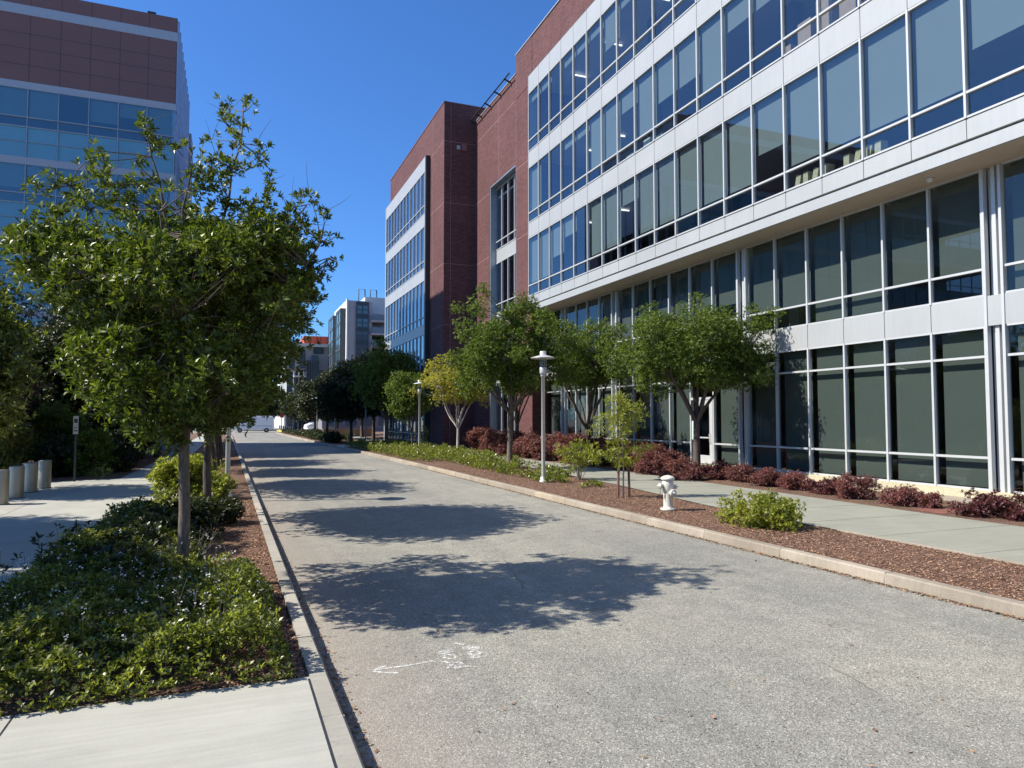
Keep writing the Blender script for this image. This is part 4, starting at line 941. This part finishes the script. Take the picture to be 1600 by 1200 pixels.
# hydrant
def hydrant():
    x,y=gnd(1044,797,.13); e=empty('fire_hydrant',(x,y,.13),R_(-10),'white painted fire hydrant with chained caps standing in the mulch strip','fire hydrant')
    b=MB(); b.lathe([(.0,0),(.17,0),(.175,.02),(.17,.05),(.115,.06),(.105,.10),(.105,.42),(.115,.45),(.13,.5),(.13,.62),(.12,.66),(.10,.68),(0,.68)],n=26); b.build('barrel',M['hyd'],e,)
    b=MB(); b.lathe([(.0,.67),(.13,.67),(.155,.69),(.16,.715),(.14,.745),(.09,.77),(.035,.785),(.0,.787)],n=26); b.build('bonnet',M['hyd'],e)
    b=MB()
    for k in range(8): a=k*PI/4; b.lathe([(.014,0),(.014,.022),(.0,.022)],(.148*math.cos(a),.148*math.sin(a),.05),6)
    b.build('flange_bolts',M['rust'],e)
    for ax,c,r,l,nm in (((-1,-.1,0),(-.11,-.01,.55),.055,.13,'nozzle_cap'),((1,.1,0),(.11,.01,.52),.045,.12,'nozzle_cap'),((.25,-1,0),(.03,-.10,.40),.075,.12,'nozzle_cap')):
        b=MB(); b.lathe([(r*.8,-.02),(r*.8,l*.4),(r*1.1,l*.42),(r*1.1,l*.8),(r*.9,l*.86),(r*.35,l*.88),(r*.3,l*1.25),(0,l*1.26)],c,14,ax); b.build(nm,M['hyd'],e)
    b=MB(); P=[Vector((-.2,-.03,.52)),Vector((-.21,-.04,.42)),Vector((-.18,-.05,.30)),Vector((-.12,-.05,.26)),Vector((-.10,-.06,.40))]
    b.tube(P,.007,5); P=[(-.0,-.2,.38),(-.04,-.18,.28),(.02,-.12,.20),(.07,-.1,.3)]; b.tube(P,.006,5); b.build('chain',M['rust'],e)
hydrant()
# bollards
bp=None
for i,(px,py,lb) in enumerate([(69,763,'farthest steel bollard of the row beside the path'),(47,769,'second farthest steel bollard, beside the path'),(25,778,'third steel bollard from the far end of the row'),(2,787,'steel bollard cut by the left edge of the photo'),(6,748,'dark bollard behind the row at the left edge, in the shade')]):
    x,y=gnd(px,py,.14)
    if i==3: y=20.4; x=-5.06
    if bp is None:
        e=empty('bollard',(0,0,0)); b=MB(); b.lathe([(.17,0),(.17,.80),(.163,.825),(.0,.83)],n=28); b.build('shaft',M['steel'],e)
        b=MB(); b.lathe([(.2,0),(.2,.012),(.17,.014)],n=28); b.build('base_ring',M['dark'],e); bp=e; o=e
    else: o=copy_tree(bp)
    o.location=(x,y,.143); tag(o,lb,'bollard','steel bollards beside the left path')
# post sign
e=empty('post_sign',(-4.67,26.95,.14),0,'narrow white sign on a thin dark post in front of the left shrubs','sign')
b=MB(); b.box(-.03,.03,-.03,.03,0,2.15); b.build('post',M['dark'],e)
b=MB(); b.box(-.075,.075,-.045,-.031,1.55,2.14); s=b.build('sign_board',simple('sign_grey',(.36,.37,.36),.5),e)
b=MB(); b.box(-.05,.05,-.049,-.0455,1.92,2.05); b.box(-.05,-.01,-.049,-.0455,1.64,1.68); b.box(.0,.05,-.049,-.0455,1.64,1.68); b.box(-.04,.04,-.049,-.0455,1.75,1.77); b.build('sign_print',M['dark'],s)
# staked sapling
def sapling():
    x,y=gnd(974,777,.13); e=empty('staked_sapling',(x,y,.12),0,'thin yellow green sapling tied between two brown stakes in the mulch strip','sapling')
    s=depth(x,y)/FPX; Q=lambda px,py,dy=0:((px-974)*s*.93,dy-(px-974)*s*.37,(777-py)*s)
    lob=[]
    for px,py,r in [(972,635,24),(955,625,14),(1000,640,13),(950,655,22),(980,660,22),(1000,655,16),(965,680,20),(985,672,14),(955,705,24),(975,715,18),(995,703,20),(1010,700,12),(940,712,16),(960,728,10),(965,650,20),(940,670,12),(990,725,8)]:
        c=Q(px,py,RNG.uniform(-.18,.18)); lob.append((*c,r*s,r*s,r*s*.75))
    V,C=lobes_to_leaves(lob,.14,7,330,w=.19,spread=(.6,1.4)); leafobj('crown',V,M['leaf_lime'],e)
    b=MB(); b.tube([(0,0,-.03),(0.01,0,.7),(-.02,0,1.3),(.0,0,2.1)],[.022,.02,.016,.008],8)
    for l in lob: limb(b,(0,0,max(.5,l[2]-.25)),l[:3],.008,.003,.1,3,4)
    b.build('trunk',M['barkp'],e)
    for dx in (-.115,.135): 
        b=MB(); b.tube([(dx*1.2,dx*-.3,-.1),(dx,dx*-.3,1.15)],.032,10); b.build('stake',M['stake'],e)
    b=MB(); b.tube([(-.115,.0,.82),(0,-.03,.85),(.13,0,.82)],.012,5); b.build('tie',M['tyre'],e)
sapling()
# far bollards with yellow kerb, sign, vans
bp=None
for i in range(8):
    px=437+ i*2.9; py=672.5+i*.75
    x,y=gnd(px,py,.1)
    if bp is None:
        e=empty('dark_bollard'); b=MB(); b.lathe([(.11,0),(.11,.85),(.09,.95),(0,.99)],n=12); b.build('shaft',M['dark'],e)
        b=MB(); b.lathe([(.125,.0),(.125,.25),(.11,.25)],n=12); b.build('yellow_collar',M['yellow'],e); bp=e; o=e
    else: o=copy_tree(bp)
    o.location=(x,y,.05); tag(o,'%s dark bollard from the far end of the row beside the yellow kerb'%ords[i],'bollard','dark bollards on the yellow kerb')
b=MB(); p=gnd(432,672.8,.05); q=gnd(461,680.5,.05); b.prism([p,q,(q[0]+.5,q[1]),(p[0]+.5,p[1])],0,.12); tag(b.build('yellow_kerb',M['yellow']),kind='structure')
x,y=gnd(440,672,.1); e=empty('red_sign',(x,y,.05),0,'small red octagonal sign on a post at the far junction','sign')
z=aty(441,650,y)[2]; b=MB(); b.tube([(0,0,0),(0,0,z+.3)],.05,6); b.build('post',M['lamp'],e)
b=MB(); b.lathe([(0,0),(.42,0),(.42,.03),(0,.03)],(0,-.08,z),8,(0,-1,0),False); b.build('sign_plate',M['signred'],e)
def van(loc,rz,label,length=6.2):
    e=empty('panel_van',loc,rz,label,'van','white panel vans at the far junction')
    W=1.0; prof=[(0,.45),(0,2.35),(.15,2.6),(4.1,2.62),(4.5,2.5),(5.3,1.45),(6.0,1.2),(6.15,.9),(6.15,.45)]
    b=MB(); n=len(prof)
    L=[(x,-W,z) for x,z in prof]+[(x,W,z) for x,z in prof]; b.add(L,[tuple(range(n)),tuple(range(2*n-1,n-1,-1))]+[(i,n+i,n+(i+1)%n,(i+1)%n) for i in range(n)]); b.build('body',M['vanwhite'],e,.06)
    for sx in (-1,1):
        b=MB(); yy=sx*(W+.006); b.add([(3.95,yy,1.5),(5.0,yy,1.5),(4.5,yy,2.25),(3.95,yy,2.3)],[(0,1,2,3)]); b.build('side_window',M['vanglass'],e)
    b=MB(); b.add([(4.56,-.85,2.38),(5.27,-.9,1.5),(5.27,.9,1.5),(4.56,.85,2.38)],[(0,1,2,3)]); b.v=[(x+.03,y,z+.02) for x,y,z in b.v]; b.build('windscreen',M['vanglass'],e)
    for wx in (1.0,4.95):
        for sx in (-1,1):
            b=MB(); b.lathe([(.0,-.12),(.3,-.12),(.36,-.08),(.36,.08),(.3,.12),(.0,.12)],(wx,sx*.92,.36),18,(0,1,0)); w=b.build('wheel',M['tyre'],e)
            b=MB(); b.lathe([(.0,.125),(.19,.13),(.2,.12)],(wx,sx*.92,.36),14,(0,sx,0)); b.build('rim',M['steel'],w)
    b=MB(); b.box(.2,5.9,-W-.012,-W-.004,1.02,1.07); b.box(.2,5.9,W+.004,W+.012,1.02,1.07); b.box(1.9,1.93,-W-.012,-W-.004,.6,2.4); b.box(3.8,3.83,-W-.012,-W-.004,.6,2.4); b.build('trim',M['dark'],e)
    for sx in (-1,1):
        b=MB(); b.box(6.1,6.17,sx*.85-.14,sx*.85+.14,.85,1.1); b.build('headlight',M['steel'],e)
    return e
van((6.55,119.5,0),R_(180),'white panel van passing across the far end of the road')
van((17.6,121.5,0),R_(193),'white van with sloping nose half hidden behind the far posts')
# tan planter wall in the far shade
b=MB(); b.box(0,5.5,0,.4,0,.9); b.box(-.05,5.55,-.05,.45,.9,1.0); 
x,y=gnd(505,683,.1); o=b.build('planter_wall',concrete('tan_wall',(.40,.29,.18))); o.location=(x,y,.05); tag(o,'low tan wall in the shade right of the distant lamp post','wall')
# lattice mast
x,y,z=aty(404,600,165); e=empty('lattice_mast',(x,165,0),0,'thin grey lattice mast rising at the end of the road','mast'); b=MB(); H=z+5
for sx,sy in ((-1,-1),(1,-1),(1,1),(-1,1)): b.tube([(sx*.9,sy*.9,0),(sx*.55,sy*.55,H)],.13,5)
for i in range(12):
    z0=i*H/12; z1=(i+1)*H/12; r0=.9-.35*i/12; r1=.9-.35*(i+1)/12; s=1 if i%2 else -1
    b.tube([(-s*r0,-r0,z0),(s*r1,-r1,z1)],.06,4); b.tube([(r0,-s*r0,z0),(r1,s*r1,z1)],.06,4)
b.build('mast_frame',M['tower'],e)
o=copy_tree(P_); o.location=(aty(425,660,150)[0],150,0); o.scale=(2,2,1.25); o['label']='dark distant tree left of the white angled building'; 
o=copy_tree(P_); o.location=(aty(385,660,140)[0],140,0); o.scale=(2,2,1.2); o['label']='dark distant tree at the left end of the cross street'
# ------------------------------------------------------------------ far buildings
def fwin(par,x0,x1,y,z0,z1,m='tglass',nx=2,nz_=1,dep=.25):
    off=par.location; f=MB(); f.box(x0-off.x,x1-off.x,y-.12-off.y,y+.05-off.y,z0,z0+.18); f.box(x0-off.x,x1-off.x,y-.12-off.y,y+.05-off.y,z1-.18,z1)
    for i in range(nx+1):
        xx=x0+(x1-x0)*i/nx; f.box(xx-.09-off.x,xx+.09-off.x,y-.1-off.y,y+.05-off.y,z0+.18,z1-.18)
    for j in range(1,nz_): 
        zz=z0+(z1-z0)*j/nz_; f.box(x0-off.x,x1-off.x,y-.08-off.y,y+.05-off.y,zz-.07,zz+.07)
    w=f.build('window',M['tdark'],par); g=MB(); g.add([(x0-off.x,y-.03-off.y,z0),(x1-off.x,y-.03-off.y,z0),(x1-off.x,y-.03-off.y,z1),(x0-off.x,y-.03-off.y,z1)],[(0,1,2,3)]); g.build('pane',M[m],w)
YT=130.
def X(px,Y=YT): return aty(px,560,Y)[0]
def Z(px,py,Y=YT): return aty(px,py,Y)[2]
tw=empty('concrete_tower',(X(575),YT+10,0),0,'grey concrete apartment tower with bay windows and balconies behind the street trees','building')
xc=X(543); xr=X(640); zt=Z(543,469); yb=None
d=_ray(523,488); yb=xc*d[1]/d[0]
xb=X(581); xb2=X(603)
b=MB(); b.box(xc,xb,YT,yb,0,zt); b.box(xb,xr,YT+3,yb,0,zt-4.5+1.5); b.box(xb2,xr,YT,YT+3,0,zt-4.5)
part(b,'wall',M['tower'],tw)
b=MB(); b.box(xc-.25,xc+.02,YT-.2,YT+1.0,0,zt+.3); b.box(xc-.06,xc,YT+1.0,yb,0,zt+.3); part(b,'painted_lit_side_wall',M['towerw'],tw)  # paler colour paints in the sunlight on this side
b=MB(); za=Z(577,457); b.box(X(577),X(606)+2,YT+5,YT+14,zt-3,za); b.box(X(566),X(577),YT+8,YT+14,zt-3,za-1.6); part(b,'penthouse',M['towerw'],tw)
b=MB()
for px in (568,587): 
    x=X(px); b.tube([(x,YT+6,zt),(x,YT+6,za+1.6),(x+1.2,YT+6,za+1.6),(x+1.2,YT+6,zt)],.12,4)
part(b,'roof_ladder',M['tdark'],tw)
dz=(Z(565,475)-Z(565,499)); z1=Z(565,475)
fh=Z(565,478)-Z(565,498.5)
b=MB()
for i in range(8):
    zz=Z(565,476)-i*(Z(565,478)-Z(565,498.5)); 
    if zz<4: break
    fwin(tw,X(556),X(574.5),YT-.25,zz-fh+.5,zz,nx=2,nz_=2)
    b=MB(); b.box(X(556)-.1,X(574.5)+.1,YT-.25,YT,zz-.02,zz+.5); part(b,'bay_surround',M['tdark'],tw)
    if zz-fh>5: pass
sl_=MB(); rl_=MB(); fhb=Z(592,500)-Z(592,520)
for i in range(7):
    zz=Z(592,501.5)-i*fhb
    if zz<3: break
    sl_.box(xb-.3,xb2+.2,YT-.9,YT+2.98,zz-.3,zz); rl_.box(xb-.2,xb2+.1,YT-.82,YT-.76,zz,zz+1.1)
part(sl_,'balcony_slab',M['tower'],tw); part(rl_,'balcony_railing',simple('rail_glass',(.16,.19,.21),.3),tw)
b=MB(); b.box(xb+.02,xb2-.02,YT+2.9,YT+2.985,0,zt-4.6); part(b,'balcony_recess',M['tdark'],tw)
# side bays
for (pa,pb,nm) in ((533,540,0),(521,528,1)):
    d0=_ray(pb,560); d1=_ray(pa,560); y0=xc*d0[1]/d0[0]; y1=xc*d1[1]/d1[0]; 
    b=MB(); zz=zt-1.2; b.box(xc-1.0,xc-.06,y0,y1,0,zz); part(b,'side_bay',M['tglass'],tw)
    b=MB()
    for i in range(10):
        z_=zz-i*fh
        if z_<2: break
        b.box(xc-1.08,xc-.06,y0-.08,y1+.08,z_-.5,z_)
    for yy in (y0,(y0+y1)/2,y1): b.box(xc-1.08,xc-.07,yy-.12,yy+.12,0,zz)
    part(b,'bay_frame',M['tdark'],tw)
# white angled building
YW=150.
wb=empty('white_building',(X(480,YW),YW+10,0),0,'white and grey residential building with tall narrow windows and rounded bays beyond the trees','building')
x0=X(449,YW); x1=X(535,YW); zt=Z(449,541,YW); d=_ray(431,560); ye=x0*d[1]/d[0]
b=MB(); b.box(x0,x1,YW,ye,Z(449,577,YW),zt); b.box(x0,X(463,YW),YW+.5,ye,Z(449,577,YW)*0,Z(449,577,YW)); b.box(X(463,YW),x1,YW+3,ye,0,Z(449,577,YW))
part(b,'wall',M['tower'],wb)
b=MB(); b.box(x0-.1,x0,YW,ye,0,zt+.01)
part(b,'lit_side_wall',M['towerw'],wb)  # sunlight on this face is put into the paler colour
b=MB(); b.box(x0-1.6,x1,YW-1.2,ye,zt,zt+.6); part(b,'roof',M['towerw'],wb)
for pa,pb,ya_,yb_ in ((453,460,549,576),(469,476,546,576),(490,505,543,553)):
    fwin(wb,X(pa,YW),X(pb,YW),YW-.1,Z(pa,yb_,YW),Z(pa,ya_,YW),nx=1 if pa<480 else 3,nz_=3)
for i in range(4):
    fwin(wb,X(450,YW),X(456,YW),YW+.4,Z(450,600+i*17,YW),Z(450,586+i*17,YW),nx=1,nz_=2)
b=MB(); 
for px in (458.5,466,474): b.box(X(px,YW),X(px+1.5,YW),YW-.6,YW+.4,0,Z(px,580,YW))
b.box(X(458,YW),X(476,YW),YW-3,YW+2,Z(460,590,YW),Z(460,588,YW)); 
part(b,'white_fins',M['towerw'],wb)
b=MB(); b.box(X(478,YW),X(485,YW),YW-1.5,YW+3,0,Z(480,564,YW)); b.box(X(485,YW),X(496,YW),YW-2,YW+3,0,Z(480,556,YW)); part(b,'dark_bay',M['tglass'],wb)
b=MB()
for px in (478,481.5,485,488.5,492,496): b.box(X(px,YW)-.12,X(px,YW)+.12,YW-2.15,YW-1.3,0,Z(480,564,YW))
for i in range(6): z_=Z(480,564,YW)-i*3.3; b.box(X(478,YW),X(496,YW),YW-2.1,YW-1.4,z_-.4,z_)
part(b,'bay_frame',M['tdark'],wb)
for j in range(9):
  ya_=YW+3+j*(ye-YW-4)/9
  for z_ in np.arange(3,zt-3,4.2):
    b=MB(); b.box(x0-.16,x0-.08,ya_,ya_+1.1,z_,z_+2.6)
    part(b,'side_window',M['tglass'],wb)
YR=190.
rb=empty('red_rooftop_building',(X(500,YR),YR+5,0),0,'building with red orange upper box showing above the white building','building')
b=MB(); b.box(X(475,YR),X(530,YR),YR,YR+12,Z(490,548,YR),Z(475,524.5,YR)); part(b,'red_upper_box',M['orange'],rb)
b=MB(); b.box(X(475,YR)+.2,X(530,YR)-.2,YR+.3,YR+12,0,Z(490,548,YR)); part(b,'base_wall',M['tower'],rb)
b=MB()
for px in (485,495,500.5,511): b.box(X(px,YR)-.12,X(px,YR)+.12,YR-.06,YR,Z(490,548,YR),Z(475,526,YR))
part(b,'panel_seam',simple('seam',(.3,.04,.02),.6),rb)
# low block filling the view behind the trees at the far right
gb=empty('low_grey_building',(30,135,0),0,'low shaded grey building wall behind the far trees','building')
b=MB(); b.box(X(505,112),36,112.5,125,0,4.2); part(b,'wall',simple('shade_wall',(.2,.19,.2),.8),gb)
b=MB()
for i in range(7): b.box(X(505,112)+1.0+i*2.6,X(505,112)+2.6+i*2.6,112.4,112.5,1.1,3.2)
part(b,'shopfront_glass',M['tglass'],gb)
bpy.context.view_layer.update()
